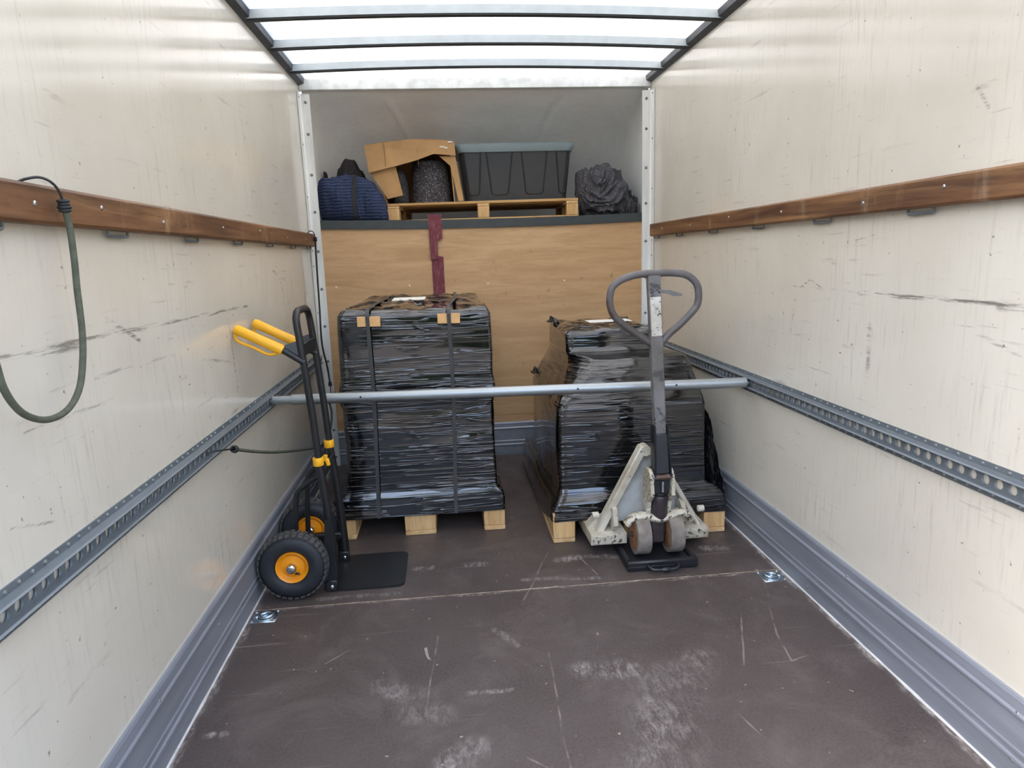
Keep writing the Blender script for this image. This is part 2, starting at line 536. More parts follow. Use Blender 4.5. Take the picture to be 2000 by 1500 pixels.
def rail_material(name, patches):
    t = wood(name, (72, 48, 32), (150, 110, 74), 'Y', .48, 14, (56, 36, 24))
    cc = t.b.inputs['Base Color'].links[0].from_socket
    lam = t.noise(1.1, 1, .3, stretch=(1, 1, 14))
    cc = t.mix(t.math('MULTIPLY', t.ramp(lam, .46, .5), .4), cc, lin(84, 50, 32))
    pale = t.math('MULTIPLY', t.ramp(t.noise(14, 5, .7, stretch=(1, 1.2, .35)), .54, .68), t.ramp(t.noise(1.9, 2, .5, stretch=(1, 1, .2)), .48, .60))
    cc = t.mix(t.math('MULTIPLY', pale, .45), cc, lin(176, 146, 112))
    tot = None
    for y in patches:
        k = t.streak((0, y, -.02), (0, y, .10), .05, .03, 12)
        tot = k if tot is None else t.math('MAXIMUM', tot, k)
    if tot is not None:
        tot = t.math('MULTIPLY', tot, t.ramp(t.noise(40, 5, .75, stretch=(1, 1, .3)), .40, .62))
        cc = t.mix(t.math('MULTIPLY', tot, .6), cc, lin(198, 178, 150))
    t.pb(cc)
    return t.m
M['rail_left'] = rail_material('varnished hardwood rail', ())
M['rail_right'] = rail_material('varnished hardwood rail with pale stains', (.45, .10, -.26, -.70))
M['pallet_y'] = wood('pale pallet pine', (196, 156, 104), (224, 190, 142), 'Y', .7, 10, (150, 108, 66)).m
M['pallet_x'] = wood('pale pallet pine across', (188, 146, 92), (214, 176, 122), 'X', .7, 10, (142, 100, 60)).m
M['block'] = wood('pallet block chipwood', (196, 154, 100), (226, 190, 138), 'Z', .75, 14, (150, 108, 62)).m
M['kick'] = None
def alu(name, rgb, rough=.42, metal=.75, axis=(1, .08, 1)):
    t = NT(name)
    n1 = t.noise(26, 4, .6, stretch=axis)
    c = lin(*rgb)
    t.pb(t.mix(t.ramp(n1, .3, .7), tuple(x * .84 for x in c[:3]), tuple(min(1, x * 1.1) for x in c[:3])), t.ramp(n1, .3, .7, rough - .06, rough + .08), metal, .5)
    return t.m
M['kick'] = alu('grey anodised kick plate', (150, 155, 165), .46, .38)
M['alu'] = alu('bright aluminium angle', (232, 233, 230), .45, .12, (1, 1, .1))
M['track'] = alu('galvanised load track', (122, 130, 136), .42, .45)
M['galv'] = alu('galvanised steel pipe', (168, 174, 176), .42, .8, (.1, 1, 1))
M['zinc'] = alu('bright zinc plate', (196, 208, 216), .22, .95, (1, 1, 1))
M['screw'] = simple('steel screw head', (190, 192, 192), .3, .9, .05)
M['screw_dull'] = simple('dull rivet head', (128, 132, 132), .4, .7, .1)
M['roof_trim'] = simple('dark grey roof angle', (74, 78, 84), .5, .3)
M['bow'] = simple('light alloy roof bow', (184, 194, 198), .5, 0, .05)
M['seal'] = simple('black rubber seal', (34, 36, 38), .6)
M['band'] = simple('charcoal shelf edging', (58, 64, 66), .55)
M['bead'] = simple('white sealant bead', (206, 206, 202), .6)
def roof_material():
    t = NT('translucent roof sheet')
    d = t.noise(3.5, 5, .6, stretch=(1, 2.2, 1))
    col = t.mix(t.ramp(d, .3, .72), (.37, .38, .37, 1), (.47, .48, .47, 1))
    spk = t.ramp(t.noise(26, 5, .75), .62, .78)
    col = t.mix(t.math('MULTIPLY', spk, .18), col, (.25, .25, .20, 1))
    tr = t.n('ShaderNodeBsdfTranslucent'); t.set(tr.inputs['Color'], col)
    df = t.n('ShaderNodeBsdfDiffuse'); t.set(df.inputs['Color'], col)
    mx = t.n('ShaderNodeMixShader'); mx.inputs[0].default_value = .58
    t.t.links.new(df.outputs[0], mx.inputs[1]); t.t.links.new(tr.outputs[0], mx.inputs[2])
    t.t.links.new(mx.outputs[0], t.out.inputs['Surface'])
    return t.m
M['roof'] = roof_material()
def luton_material():
    t = NT('moulded grey overcab shell')
    n1 = t.noise(2.5, 5, .6)
    c = t.mix(t.ramp(n1, .3, .7), lin(222, 221, 215), lin(236, 236, 231))
    ws = t.noise(50, 4, .6, stretch=(.4, 1, 1))
    c = t.mix(t.math('MULTIPLY', t.ramp(ws, .5, .75), .18), c, lin(176, 173, 165))
    t.pb(c, .55, 0, .35)
    t.bump(ws, .12, .004)
    tr = t.n('ShaderNodeBsdfTranslucent'); t.set(tr.inputs['Color'], c)
    mx = t.n('ShaderNodeMixShader'); mx.inputs[0].default_value = .009  # slight translucency added to brighten the overcab space
    t.t.links.new(t.b.outputs[0], mx.inputs[1]); t.t.links.new(tr.outputs[0], mx.inputs[2])
    t.t.links.new(mx.outputs[0], t.out.inputs['Surface'])
    return t.m
M['luton'] = luton_material()
M['film_l'] = film_material('black stretch film', .06)
M['film_r'] = film_material('black stretch film crossing', -.06)
M['film_flap'] = simple('loose black film', (16, 16, 18), .14, 0, .1)
M['strap'] = simple('grey plastic strapping', (62, 62, 62), .45, 0, .1)
M['card'] = simple('brown cardboard', (186, 146, 98), .8, 0, .10, 9)
M['card_pad'] = simple('tan corrugated pad', (222, 176, 122), .8, 0, .06, 40)
M['paper'] = simple('white paper label', (226, 224, 216), .6, 0, .04)
M['tape'] = None
def tape_material():
    t = NT('maroon cloth tape')
    n1 = t.noise(90, 4, .7, stretch=(1.6, 1, .3))
    t.pb(t.mix(t.ramp(n1, .5, .75), lin(112, 52, 62), lin(158, 106, 112)), .6, 0, .3)
    t.bump(n1, .3, .002)
    return t.m
M['tape'] = tape_material()
M['blk'] = simple('black powder coat', (26, 27, 29), .42, 0, .1, 12)
M['blk_plastic'] = simple('black moulded plastic', (30, 31, 36), .34, 0, .1, 8)
M['yel'] = simple('yellow plastic grip', (250, 184, 34), .42, 0, .04)
M['orange'] = simple('orange wheel rim', (248, 156, 24), .3, 0, .04)
M['tyre'] = simple('black tyre rubber', (40, 41, 45), .62, 0, .12, 30)
M['tread'] = simple('dusty tyre tread', (74, 72, 70), .8, 0, .2, 30)
M['chrome'] = simple('chromed steel', (210, 214, 218), .15, 1.0, .03)
M['cream'] = worn_paint('chipped cream paint', (214, 208, 192), (84, 66, 56), .63, .45, 48)
M['cream_worn'] = worn_paint('badly chipped cream paint', (208, 202, 184), (60, 52, 48), .55, .5, 62)
M['steel_dark'] = worn_paint('worn grey steel beam', (132, 132, 136), (88, 87, 90), .56, .36, 16, .6)
M['steel_tube'] = worn_paint('rubbed steel tube', (108, 105, 108), (104, 80, 70), .56, .3, 9, .6)
M['sticker'] = worn_paint('torn white sticker', (232, 232, 228), (84, 82, 84), .585, .5, 60, .3)
M['iron'] = simple('dark oily iron', (70, 62, 64), .45, .5, .2, 14)
M['wheel_poly'] = simple('grey worn polymer tread', (128, 119, 110), .75, 0, .22, 26)
M['rust'] = simple('rusty wheel side', (140, 98, 66), .7, .1, .25, 20)
M['tote'] = simple('charcoal plastic tote', (62, 64, 68), .38, 0, .06, 5)
M['tote_lid'] = simple('slate plastic lid', (136, 152, 157), .42, 0, .05, 5)
M['groove'] = simple('dark tote groove', (34, 36, 40), .4, 0, .05)
M['felt_dark'] = felt('dark grey recycled felt', (66, 66, 71), (150, 148, 152), .46, .72, 200)
M['felt_roll'] = felt('speckled grey felt', (58, 57, 62), (176, 173, 174), .50, .72, 150)
M['felt_brown'] = felt('brown grey felt', (62, 60, 60), (120, 116, 116))
def blue_material():
    t = NT('quilted blue blanket')
    wv = t.n('ShaderNodeTexWave'); wv.bands_direction = 'Z'
    t.set(wv.inputs['Vector'], t.co()); wv.inputs['Scale'].default_value = 17; wv.inputs['Distortion'].default_value = 3.5; wv.inputs['Detail'].default_value = 2; wv.inputs['Detail Scale'].default_value = 1.5
    c = t.mix(t.ramp(wv.outputs['Fac'], .45, .95), lin(44, 52, 76), lin(64, 76, 104))
    t.pb(c, .9, 0, .15)
    t.bump(wv.outputs['Fac'], .4, .005)
    return t.m
M['blue'] = blue_material()
M['webbing'] = simple('dark webbing', (36, 38, 42), .8)
M['cord'] = simple('olive bungee cord', (84, 88, 72), .8, 0, .15, 60)
M['knot'] = simple('black bungee knot', (34, 36, 36), .6)
M['wire'] = simple('dark wire hook', (60, 62, 64), .35, .8)
M['ground'] = simple('grey asphalt yard', (88, 86, 83), .9, 0, .15, 4)

# ================================================================== the van body
WX = 1.045            # inner wall face
Y0 = 0.28             # rear opening
YB = 4.19             # bulkhead face
ZR = 2.285            # roof angle lower edge

def structure(o):
    o['kind'] = 'structure'
    return o

g = MB(); g.box(-40, 40, -40, 40, -1.05, -0.95); structure(g.build('ground', M['ground']))

# trees across the yard behind the van, which the glossy film mirrors
g = MB()
def trees_f(u, v):
    x = -26 + 52 * u
    h = 4.6 + 1.3 * noise.noise(Vector((x * .35, 0, 0))) + .7 * noise.noise(Vector((x * 1.1, 3, 0)))
    a = v * math.pi
    y = -11.5 - 2.2 * math.cos(a) * (1 + .25 * noise.noise(Vector((x * .8, v * 5, 1))))
    z = -.95 + h * math.sin(a) ** .6 + .35 * noise.noise(Vector((x * 1.6, v * 9, 2)))
    return Vector((x, y, max(-.95, z)))
g.grid(trees_f, 200, 24)
_t = NT('sunlit tree foliage')
_t.pb(_t.mix(_t.ramp(_t.noise(2.5, 6, .7), .35, .65), lin(26, 36, 20), lin(62, 76, 44)), .8, 0, .2); _t.bump(_t.noise(6, 5), 1, .3)
o = g.build('tree_line', _t.m); o['kind'] = 'stuff'; o['label'] = 'green trees across the yard behind the van'

# floor: a deck with the two floor boards on it, a joint between them
g = MB(); g.box(-1.10, 1.10, Y0 - .02, YB + .03, -.12, -.018); floor = structure(g.build('floor', M['iron']))
SEAM = 2.383
g = MB(); g.box(-1.0405, 1.0405, Y0, SEAM - .0015, -.018, 0, .0015); g.build('floor_board', M['floor'], floor)
g = MB(); g.box(-1.0405, 1.0405, SEAM + .0015, YB, -.018, 0, .0015); g.build('floor_board', M['floor'], floor)
g = MB(); g.box(-1.04, 1.04, SEAM - .0018, SEAM + .0018, -.012, -.0002); g.build('joint_filler', simple('pale joint filler', (178, 160, 138), .8, 0, .4, 30), floor)

for s, nm in ((-1, 'wall_left'), (1, 'wall_right')):
    g = MB(); g.box(s * WX, s * (WX + .05), Y0, YB + .06, -.12, 2.40)
    structure(g.build(nm, M[nm], origin=(s * WX, 0, 0)))

# bulkhead: plywood sheet above a narrow strip
back = MB().box(-1.09, 1.09, YB + .03, YB + .06, -.12, 1.49).build('wall_back', M['iron']); structure(back)
def sag(x): return -.014 * max(0.0, 1 - (x / 1.0) ** 2)
def ztop(x): return 1.476 - .0035 * x + sag(x)
g = MB()
n = 24
def ply_f(u, v):
    x = -1.04 + 2.08 * u
    return Vector((x, YB, .2675 + (ztop(x) - .2675) * v))
g.grid(ply_f, n, 6)
g2 = MB(); g2.prism([(-1.04, YB, .2675), (1.04, YB, .2675)] + [(1.04 - 2.08 * i / n, YB, ztop(1.04 - 2.08 * i / n)) for i in range(n + 1)], (0, .03, 0))
g2.build('plywood_sheet', M['ply'], back, smooth=0)
MB().box(-1.04, 1.04, YB + .001, YB + .03, .05, .2660, .001).build('plywood_strip', M['ply'], back)
scr_me = MB().lathe((0, 0, 0), (0, -1, 0), [(-.001, .006), (.0015, .006), (.003, .0035)], 10).mesh('screw', simple('white screw cap', (228, 226, 218), .5), (0, 0, 0))
for x, z in ((-.924, 1.128), (-.479, 1.121), (.007, 1.116), (.49, 1.117)):
    put('screw', scr_me, back, (x, YB - .0005, z))

# kick plates: ribbed aluminium sections
KH = .2286
prof = [(.0, KH), (.008, KH), (.0115, KH - .008), (.0115, KH - .034), (.0165, KH - .040), (.0165, KH - .046), (.0120, KH - .052), (.0120, .104), (.0145, .100), (.0145, .094), (.0115, .090), (.0115, .080),
        (.0150, .075), (.0150, .068), (.0110, .062), (.0090, .012), (.0075, 0), (.0, 0)]
rv = MB().lathe((0, 0, 0), (1, 0, 0), [(-.001, .0055), (.0015, .0055), (.0035, .003)], 8)
screw_x = rv.mesh('screw', M['screw'])
dull_x = rv.mesh('rivet', M['screw_dull'])
rvs = MB().lathe((0, 0, 0), (1, 0, 0), [(-.001, .0042), (.002, .0040), (.0032, .002)], 8)
rivet_x = rvs.mesh('rivet', M['screw'])
for s, nm in ((-1, 'baseboard_left'), (1, 'baseboard_right')):
    g = MB(); g.prism([(s * (WX - d), Y0, z) for d, z in prof], (0, YB - Y0 - .002, 0))
    b = structure(g.build(nm, M['kick'], smooth=0))
    g = MB()
    N = 90
    path = []
    for i in range(N + 1):
        y = Y0 + (YB - Y0 - .01) * i / N
        path.append((s * (WX - .0085 + .0012 * fbm(y * 6, s, 0)), y, .0015))
    g.tube(path, [.0045 + .0025 * fbm(p[1] * 9, 3 * s, 1) for p in path], 8)
    g.build('sealant_bead', M['bead'], b)
    k = 0
    y = .95 if s < 0 else .94
    for yy, zz in ([(1.597, .193), (1.59, .071), (2.265, .076), (2.04, .146), (2.62, .193), (2.60, .071), (3.1, .193), (3.6, .193)] if s < 0 else
                   [(1.262, .190), (1.262, .066), (1.94, .194), (1.94, .070), (2.288, .071), (2.62, .194), (2.63, .071), (2.173, .034), (3.2, .194)]):
        put('screw', screw_x, b, (s * (WX - .012), yy, zz), (0, 0, 0 if s < 0 else math.pi))
g = MB(); g.prism([(-1.03, YB - d * 1.2, z * .965) for d, z in prof], (2.06, 0, 0))
structure(g.build('baseboard_back', M['kick'], smooth=0))

# corner angles at the bulkhead
for i, s in enumerate((-1, 1)):
    g = MB()
    x_in, x_c = .984, WX - .002
    yf = YB - .022
    g.prism([(s * x_in, yf, 0), (s * x_c, yf, 0), (s * x_c, yf - .058, 0), (s * (x_c - .004), yf - .058, 0), (s * (x_c - .004), yf - .012, 0), (s * (x_c - .012), yf - .004, 0), (s * x_in, yf - .004, 0)], (0, 0, 2.236))
    p = structure(g.build('trim_%d' % (i + 1), M['alu'], smooth=0))
    MB().box(s * (x_in + .004), s * x_c, yf, YB - .001, 0, 2.236).build('backing_bar', M['alu'], p)
    sy = MB().lathe((0, 0, 0), (0, -1, 0), [(-.001, .0085), (.002, .0085), (.005, .005)], 10).mesh('screw', M['screw_dull'])
    for z in (2.19, 2.015, 1.787, 1.575, 1.345, 1.12, .895, .676, .455, .236, .057):
        put('screw', sy, p, (s * 1.008, yf - .004, z))
    for z in (2.215, 1.955, 1.66, 1.35, 1.258, .98, .70, .40):
        put('rivet', dull_x, p, (s * (x_c - .004), yf - .03, z), (0, 0, 0 if s < 0 else math.pi))

# roof: translucent sheets over alloy bows
ceil_root = empty('ceiling', (0, 2.2, 2.3)); ceil_root['kind'] = 'structure'
def arch(x): return .022 * (1 - (x / 1.045) ** 2)
bows = [3.90 - .40 * k for k in range(9)]
edges = [YB + .03] + bows + [Y0]
for a, b in zip(edges[:-1], edges[1:]):
    g = MB()
    g.grid(lambda u, v: Vector((-1.06 + 2.12 * u, b + (a - b) * v, 2.326 + arch(-1.06 + 2.12 * u))), 25, 3)
    g.build('roof_sheet', M['roof'], ceil_root)
for y in bows:
    g = MB()
    for x0i in range(24):
        pass
    def strip(y0, y1, zb, zt):
        g = MB(); n = 24; vs = []; fs = []
        for i in range(n + 1):
            x = -1.03 + 2.06 * i / n
            for yy, zz in ((y0, zb), (y1, zb), (y1, zt), (y0, zt)): vs.append((x, yy, zz + arch(x)))
        for i in range(n):
            for k in range(4):
                fs.append((i * 4 + k, i * 4 + (k + 1) % 4, (i + 1) * 4 + (k + 1) % 4, (i + 1) * 4 + k))
        fs += [(0, 1, 2, 3), (n * 4 + 3, n * 4 + 2, n * 4 + 1, n * 4)]
        return g.add(vs, fs)
    bw = strip(y, y + .035, 2.290, 2.325).build('roof_bow', M['bow'], ceil_root, smooth=20)
    strip(y + .004, y + .031, 2.283, 2.290).build('dark_underside_seal', M['seal'], bw, smooth=20)  # black strip: seal, with the bow's unlit underside put into its colour
for i, s in enumerate((-1, 1)):
    g = MB()
    g.prism([(s * WX, Y0, ZR), (s * (WX - .032), Y0, ZR + .012), (s * (WX - .036), Y0, ZR + .04), (s * WX, Y0, ZR + .05)], (0, YB - Y0, 0))
    o = structure(g.build('trim_%d' % (i + 3), M['roof_trim'], smooth=0))
# lintel where the roof meets the overcab shell
g = MB(); g.box(-1.044, 1.044, YB - .005, YB + .03, 2.262, 2.322, .003); g.box(-1.09, 1.09, YB + .031, YB + .06, 2.266, 2.40); structure(g.build('trim_5', simple('white roof lintel', (226, 230, 228), .5)))  # second box is unseen, added to stop light leaking past the roof edge

# overcab shell
def luton_f(u, v):
    a = (u - .5) * math.pi
    t = v
    sx = math.copysign(abs(math.sin(a)) ** .55, math.sin(a)); cx = abs(math.cos(a)) ** .42
    ang = t * math.pi / 2
    gy = math.sin(ang) ** .85; hz = math.cos(ang) ** .9 if t < 1 else 0
    x = 1.036 * sx
    y = YB + .025 + .98 * cx * gy
    z = 1.50 + .765 * hz
    for xc in (-.60 + .20 * t * 1.6, .56 - .16 * t * 1.6):
        d = (x - xc) / .018
        if abs(d) < 4:
            e = .022 * math.exp(-d * d) * (1 - t) * min(1, max(0, t - .03) * 9)
            z -= e * hz; y -= e * gy
    return Vector((x, y, z))
g = MB(); g.grid(luton_f, 161, 41)
structure(g.build('wall_overcab', M['luton'], smooth=60))
g = MB(); g.box(-1.04, 1.04, YB + .06, YB + 1.0, 1.475, 1.505); sh = structure(g.build('floor_overcab', simple('shelf deck board', (92, 84, 76), .7)))
# charcoal edging along the shelf front, sagging a little
g = MB(); vs = []; fs = []; n = 24
for i in range(n + 1):
    x = -.996 + 1.992 * i / n
    zb = ztop(x) - .004; zt = zb + .052
    for yy, zz in ((YB - .012, zb), (YB + .062, zb), (YB + .062, zt), (YB - .012, zt)): vs.append((x, yy, zz))
for i in range(n):
    for k in range(4): fs.append((i * 4 + k, i * 4 + (k + 1) % 4, (i + 1) * 4 + (k + 1) % 4, (i + 1) * 4 + k))
fs += [(0, 1, 2, 3), (n * 4 + 3, n * 4 + 2, n * 4 + 1, n * 4)]
g.add(vs, fs); structure(g.build('trim_6', M['band'], smooth=20))

# ================================================================== fittings on the walls
def wood_rail(s, label):
    t = thing('tie_rail', (s * WX, 2.2, 1.37), label, 'rail', 'wooden tie rails')
    x0, x1 = s * WX, s * (WX - .034)
    g = MB()
    zt, zb = 1.4455, 1.3715
    y1 = YB - .075 if s < 0 else YB - .10
    pr = [(x0, zt), (s * (WX - .030), zt), (x1, zt - .006), (x1, zb + .006), (s * (WX - .030), zb), (x0, zb)]
    g.prism([(x, Y0 + .02, z) for x, z in pr], (0, y1 - Y0 - .02, 0))
    b = g.build('board', M['rail_left' if s < 0 else 'rail_right'], t, smooth=0)
    for yc in (1.25, 1.73, 2.21, 2.68, 3.15, 3.62, 4.02):
        h = .05
        g = MB()
        xx = s * (WX - .012)
        g.tube([(xx, yc - h, zb + .004), (xx, yc - h, zb - .010), (xx, yc - h * .9, zb - .013), (xx, yc + h * .9, zb - .013), (xx, yc + h, zb - .010), (xx, yc + h, zb + .004)], .0038, 8)
        g.build('lashing_loop', M['track'], t)
    for yc in (1.37, 1.62, 1.95, 2.45, 2.92, 3.4, 3.85):
        put('screw', screw_x, b, (x1, yc, 1.41 + .008 * math.sin(yc * 9)), (0, 0, 0 if s < 0 else math.pi))
    return t
wood_rail(-1, 'brown varnished wooden tie rail on the wall behind the hand truck, bungee hooked over it')
wood_rail(1, 'brown varnished wooden tie rail on the wall beside the pallet jack, with pale worn patches')

def load_track(s, zc, label):
    t = thing('load_track', (s * WX, 2.2, zc), label, 'track', 'perforated load tracks')
    # section: flange, ridge, recessed web with round holes, ridge, flange
    up = [(.003, .0425), (.003, .027), (.010, .0245), (.021, .0235), (.025, .0205), (.021, .0172), (.010, .0155)]
    y0, y1 = Y0 + .02, YB - .09
    g = MB()
    for sg in (1, -1):
        vs = []; fs = []
        for d, z in up:
            for yy in (y0, y1): vs.append((s * (WX - d), yy, zc + sg * z))
        for i in range(len(up) - 1): fs.append((2 * i, 2 * i + 1, 2 * i + 3, 2 * i + 2))
        g.add(vs, fs)
        # the flange's outer edge
        g.add([(s * WX, y0, zc + sg * .0425), (s * WX, y1, zc + sg * .0425), (s * (WX - .003), y1, zc + sg * .0425), (s * (WX - .003), y0, zc + sg * .0425)], [(0, 1, 2, 3)])
    # web
    ph = 1.131 if s < 0 else 1.348
    P = .04; K = 16; R = .0136; hw = .0158
    k0 = math.ceil((y0 - ph) / P) ; k1 = math.floor((y1 - ph) / P)
    vs = []; fs = []
    for k in range(k0, k1 + 1):
        yc = ph + k * P
        b = len(vs)
        for layer, (rad, d) in enumerate(((None, .010), (R, .010), (R * .95, .0065), (R * .90, .0055))):
            for q in range(K):
                an = 2 * math.pi * (q + .5) / K
                cy, cz = math.cos(an), math.sin(an)
                if rad is None:
                    m = max(abs(cy) / (P / 2), abs(cz) / hw)
                    yy, zz = cy / m, cz / m
                else:
                    yy, zz = cy * rad, cz * rad
                vs.append((s * (WX - d), yc + yy, zc + zz))
        for l in range(3):
            for q in range(K):
                q2 = (q + 1) % K
                fs.append((b + l * K + q, b + l * K + q2, b + (l + 1) * K + q2, b + (l + 1) * K + q))
    # fill the square corners left between hole tiles
    for k in range(k0, k1 + 1):
        yc = ph + k * P
        for sy in (-1, 1):
            for sz in (-1, 1):
                b = len(vs)
                an = math.pi / K
                vs += [(s * (WX - .0101), yc + sy * P / 2, zc + sz * hw), (s * (WX - .0101), yc + sy * P / 2, zc + sz * hw * .55), (s * (WX - .0101), yc + sy * P / 2 * .55, zc + sz * hw)]
                fs.append((b, b + 1, b + 2))
    g.add(vs, fs)
    ch = g.build('channel', M['track'], t, smooth=30)
    n = int((y1 - y0) / P)
    for i in range(n):
        yy = ph - .02 + (k0 + i) * P
        if yy < .9 or yy > y1 - .01: continue
        for sg in (1, -1):
            if (i + (sg > 0)) % 2 == 0 and yy > 2.2: continue
            put('rivet', rivet_x, ch, (s * (WX - .003), yy, zc + sg * .0345), (0, 0, 0 if s < 0 else math.pi))
    return t
load_track(-1, .6995, 'grey perforated steel load track along the wall behind the hand truck')
load_track(1, .7085, 'grey perforated steel load track along the wall beside the pallet jack')

def floor_ring(x, y, label, turn):
    t = thing('lashing_ring', (x, y, 0), label, 'lashing ring', 'recessed floor lashing rings')
    MB().box(x - .046, x + .046, y - .041, y + .041, -.001, .003, .002).build('plate', M['zinc'], t)
    g = MB(); g.lathe((x, y, .003), (0, 0, 1), [(-.001, .034), (.0035, .033), (.003, .029), (.0004, .025), (.0002, .0)], 28)
    g.build('pan', M['zinc'], t)
    g = MB(); pts = []
    for k in range(28):
        a = 2 * math.pi * k / 28
        pts.append((x + .006 * turn + .024 * math.cos(a), y - .003 + .020 * math.sin(a), .0095 + .003 * math.cos(a) * turn))
    g.tube(pts, .0042, 10, closed=True); g.build('ring', M['zinc'], t)
    MB().box(x - .030 * turn - .008, x - .030 * turn + .008, y - .012, y + .012, .003, .010, .002).build('clamp', M['zinc'], t)
    me = MB().lathe((0, 0, 0), (0, 0, 1), [(-.001, .0058), (.002, .0058), (.004, .003)], 10).mesh('screw', M['screw'])
    for a in (-1, 1):
        for b in (-1, 1): put('screw', me, t, (x + a * .039, y + b * .034, .003))
floor_ring(-.979, 2.328, 'shiny zinc floor lashing ring in front of the hand truck wheel', 1)
floor_ring(.973, 2.330, 'shiny zinc floor lashing ring near the wall in front of the pallet jack', -1)

# maroon tape hanging over the bulkhead
t = thing('cloth_tape', (-.30, YB, .98), 'maroon cloth tape stuck down the plywood bulkhead above the tall wrapped load', 'tape')
yt = YB - .0145
MB().prism([(-.345, yt, 1.545), (-.262, yt, 1.545), (-.262, yt, 1.40), (-.292, yt, 1.385), (-.295, yt, 1.28), (-.338, yt, 1.27)], (0, .002, 0)).build('upper_strip', M['tape'], t, smooth=0)
MB().prism([(-.335, YB - .005, 1.50), (-.297, YB - .005, 1.50), (-.294, YB - .005, 1.295), (-.262, YB - .005, 1.29), (-.262, YB - .005, .99), (-.335, YB - .005, .99)], (0, .004, 0)).build('lower_strip', M['tape'], t, smooth=0)

# load bar across the van
t = thing('load_bar', (0, 2.80, .714), 'galvanised steel load bar spanning between the two wall tracks', 'bar')
pL, pR = Vector((-1.034, 2.889, .703)), Vector((1.034, 2.720, .7085))
d = (pR - pL).normalized()
MB().tube([pL + d * .10, pR - d * .012], .0225, 20).build('outer_tube', M['galv'], t)
MB().tube([pL + d * .012, pL + d * .105], .0180, 20).build('inner_tube', M['galv'], t)
MB().tube([pL + d * .098, pL + d * .108], .0238, 20).build('collar', M['galv'], t)
for p, q in ((pL, pL + d * .02), (pR - d * .02, pR)):
    MB().tube([p, q], .0105, 12).build('end_peg', M['galv'], t)
for f in (.19, .64, .845):
    p = pL + (pR - pL) * f
    MB().lathe(p + Vector((0, -.0222, .004)), (0, -1, 0), [(-.002, .0045), (.0008, .0045)], 10).build('button_hole', M['seal'], t)

# ================================================================== pallets
def pallet(label, x0, x1, y0, y1, h, along='Y', bw=(.10, .145, .10), deck=5, group='wooden pallets', z0=0.0, rot=0.0, nb=3):
    """along = direction of deck boards and runners"""
    cx, cy = (x0 + x1) / 2, (y0 + y1) / 2
    t = thing('wooden_pallet', (cx, cy, z0), label, 'pallet', group)
    tb = .022 if h > .13 else .016
    hb = h - 3 * tb if along == 'Y' else h - 3 * tb
    W = (x1 - x0) if along == 'Y' else (y1 - y0)
    Ln = (y1 - y0) if along == 'Y' else (x1 - x0)
    def pb(name, a0, a1, l0, l1, za, zb, mat):
        b = .003
        j = random.uniform(-.002, .002)
        if along == 'Y': g = MB().box(cx + a0, cx + a1, cy + l0 + j, cy + l1 + j, z0 + za, z0 + zb, b)
        else: g = MB().box(cx + l0 + j, cx + l1 + j, cy + a0, cy + a1, z0 + za, z0 + zb, b)
        g.build(name, mat, t)
    ra, rb = -W / 2, W / 2
    rows = [(ra, ra + bw[0]), (-bw[1] / 2, bw[1] / 2), (rb - bw[2], rb)]
    lb = .145 if along == 'Y' else .075
    cols = [(-Ln / 2, -Ln / 2 + lb), (-lb / 2, lb / 2), (Ln / 2 - lb, Ln / 2)]
    ml, mc = (M['pallet_y'], M['pallet_x']) if along == 'Y' else (M['pallet_x'], M['pallet_y'])
    for a0, a1 in rows:
        pb('bottom_board', a0, a1, -Ln / 2, Ln / 2, 0, tb, ml)
        for l0, l1 in cols:
            pb('block', a0, a1, l0 + .001, l1 - .001, tb, tb + hb, M['block'])
    for l0, l1 in cols:
        pb('stringer_board', ra, rb, l0, l1, tb + hb, 2 * tb + hb, mc)
    for i in range(deck):
        wd = W / deck * (.80 if deck > 4 else .9)
        c = ra + wd / 2 + (W - wd) * i / (deck - 1)
        pb('deck_board', c - wd / 2, c + wd / 2, -Ln / 2, Ln / 2, 2 * tb + hb, h, ml)
    if rot: t.rotation_euler = (0, 0, rot)
    return t
pallet('pale wooden pallet under the tall strapped load', -.829, -.029, 2.978, 4.168, .144)
pallet('pale wooden pallet lifted by the pallet jack, under the stepped load', .172, .972, 2.778, 3.968, .144)
pl = pallet('low wooden pallet up on the shelf under the plastic tote', -.575, .625, 4.30, 5.0, .118, 'X', (.09, .09, .09), 5, z0=1.508, rot=-.065)

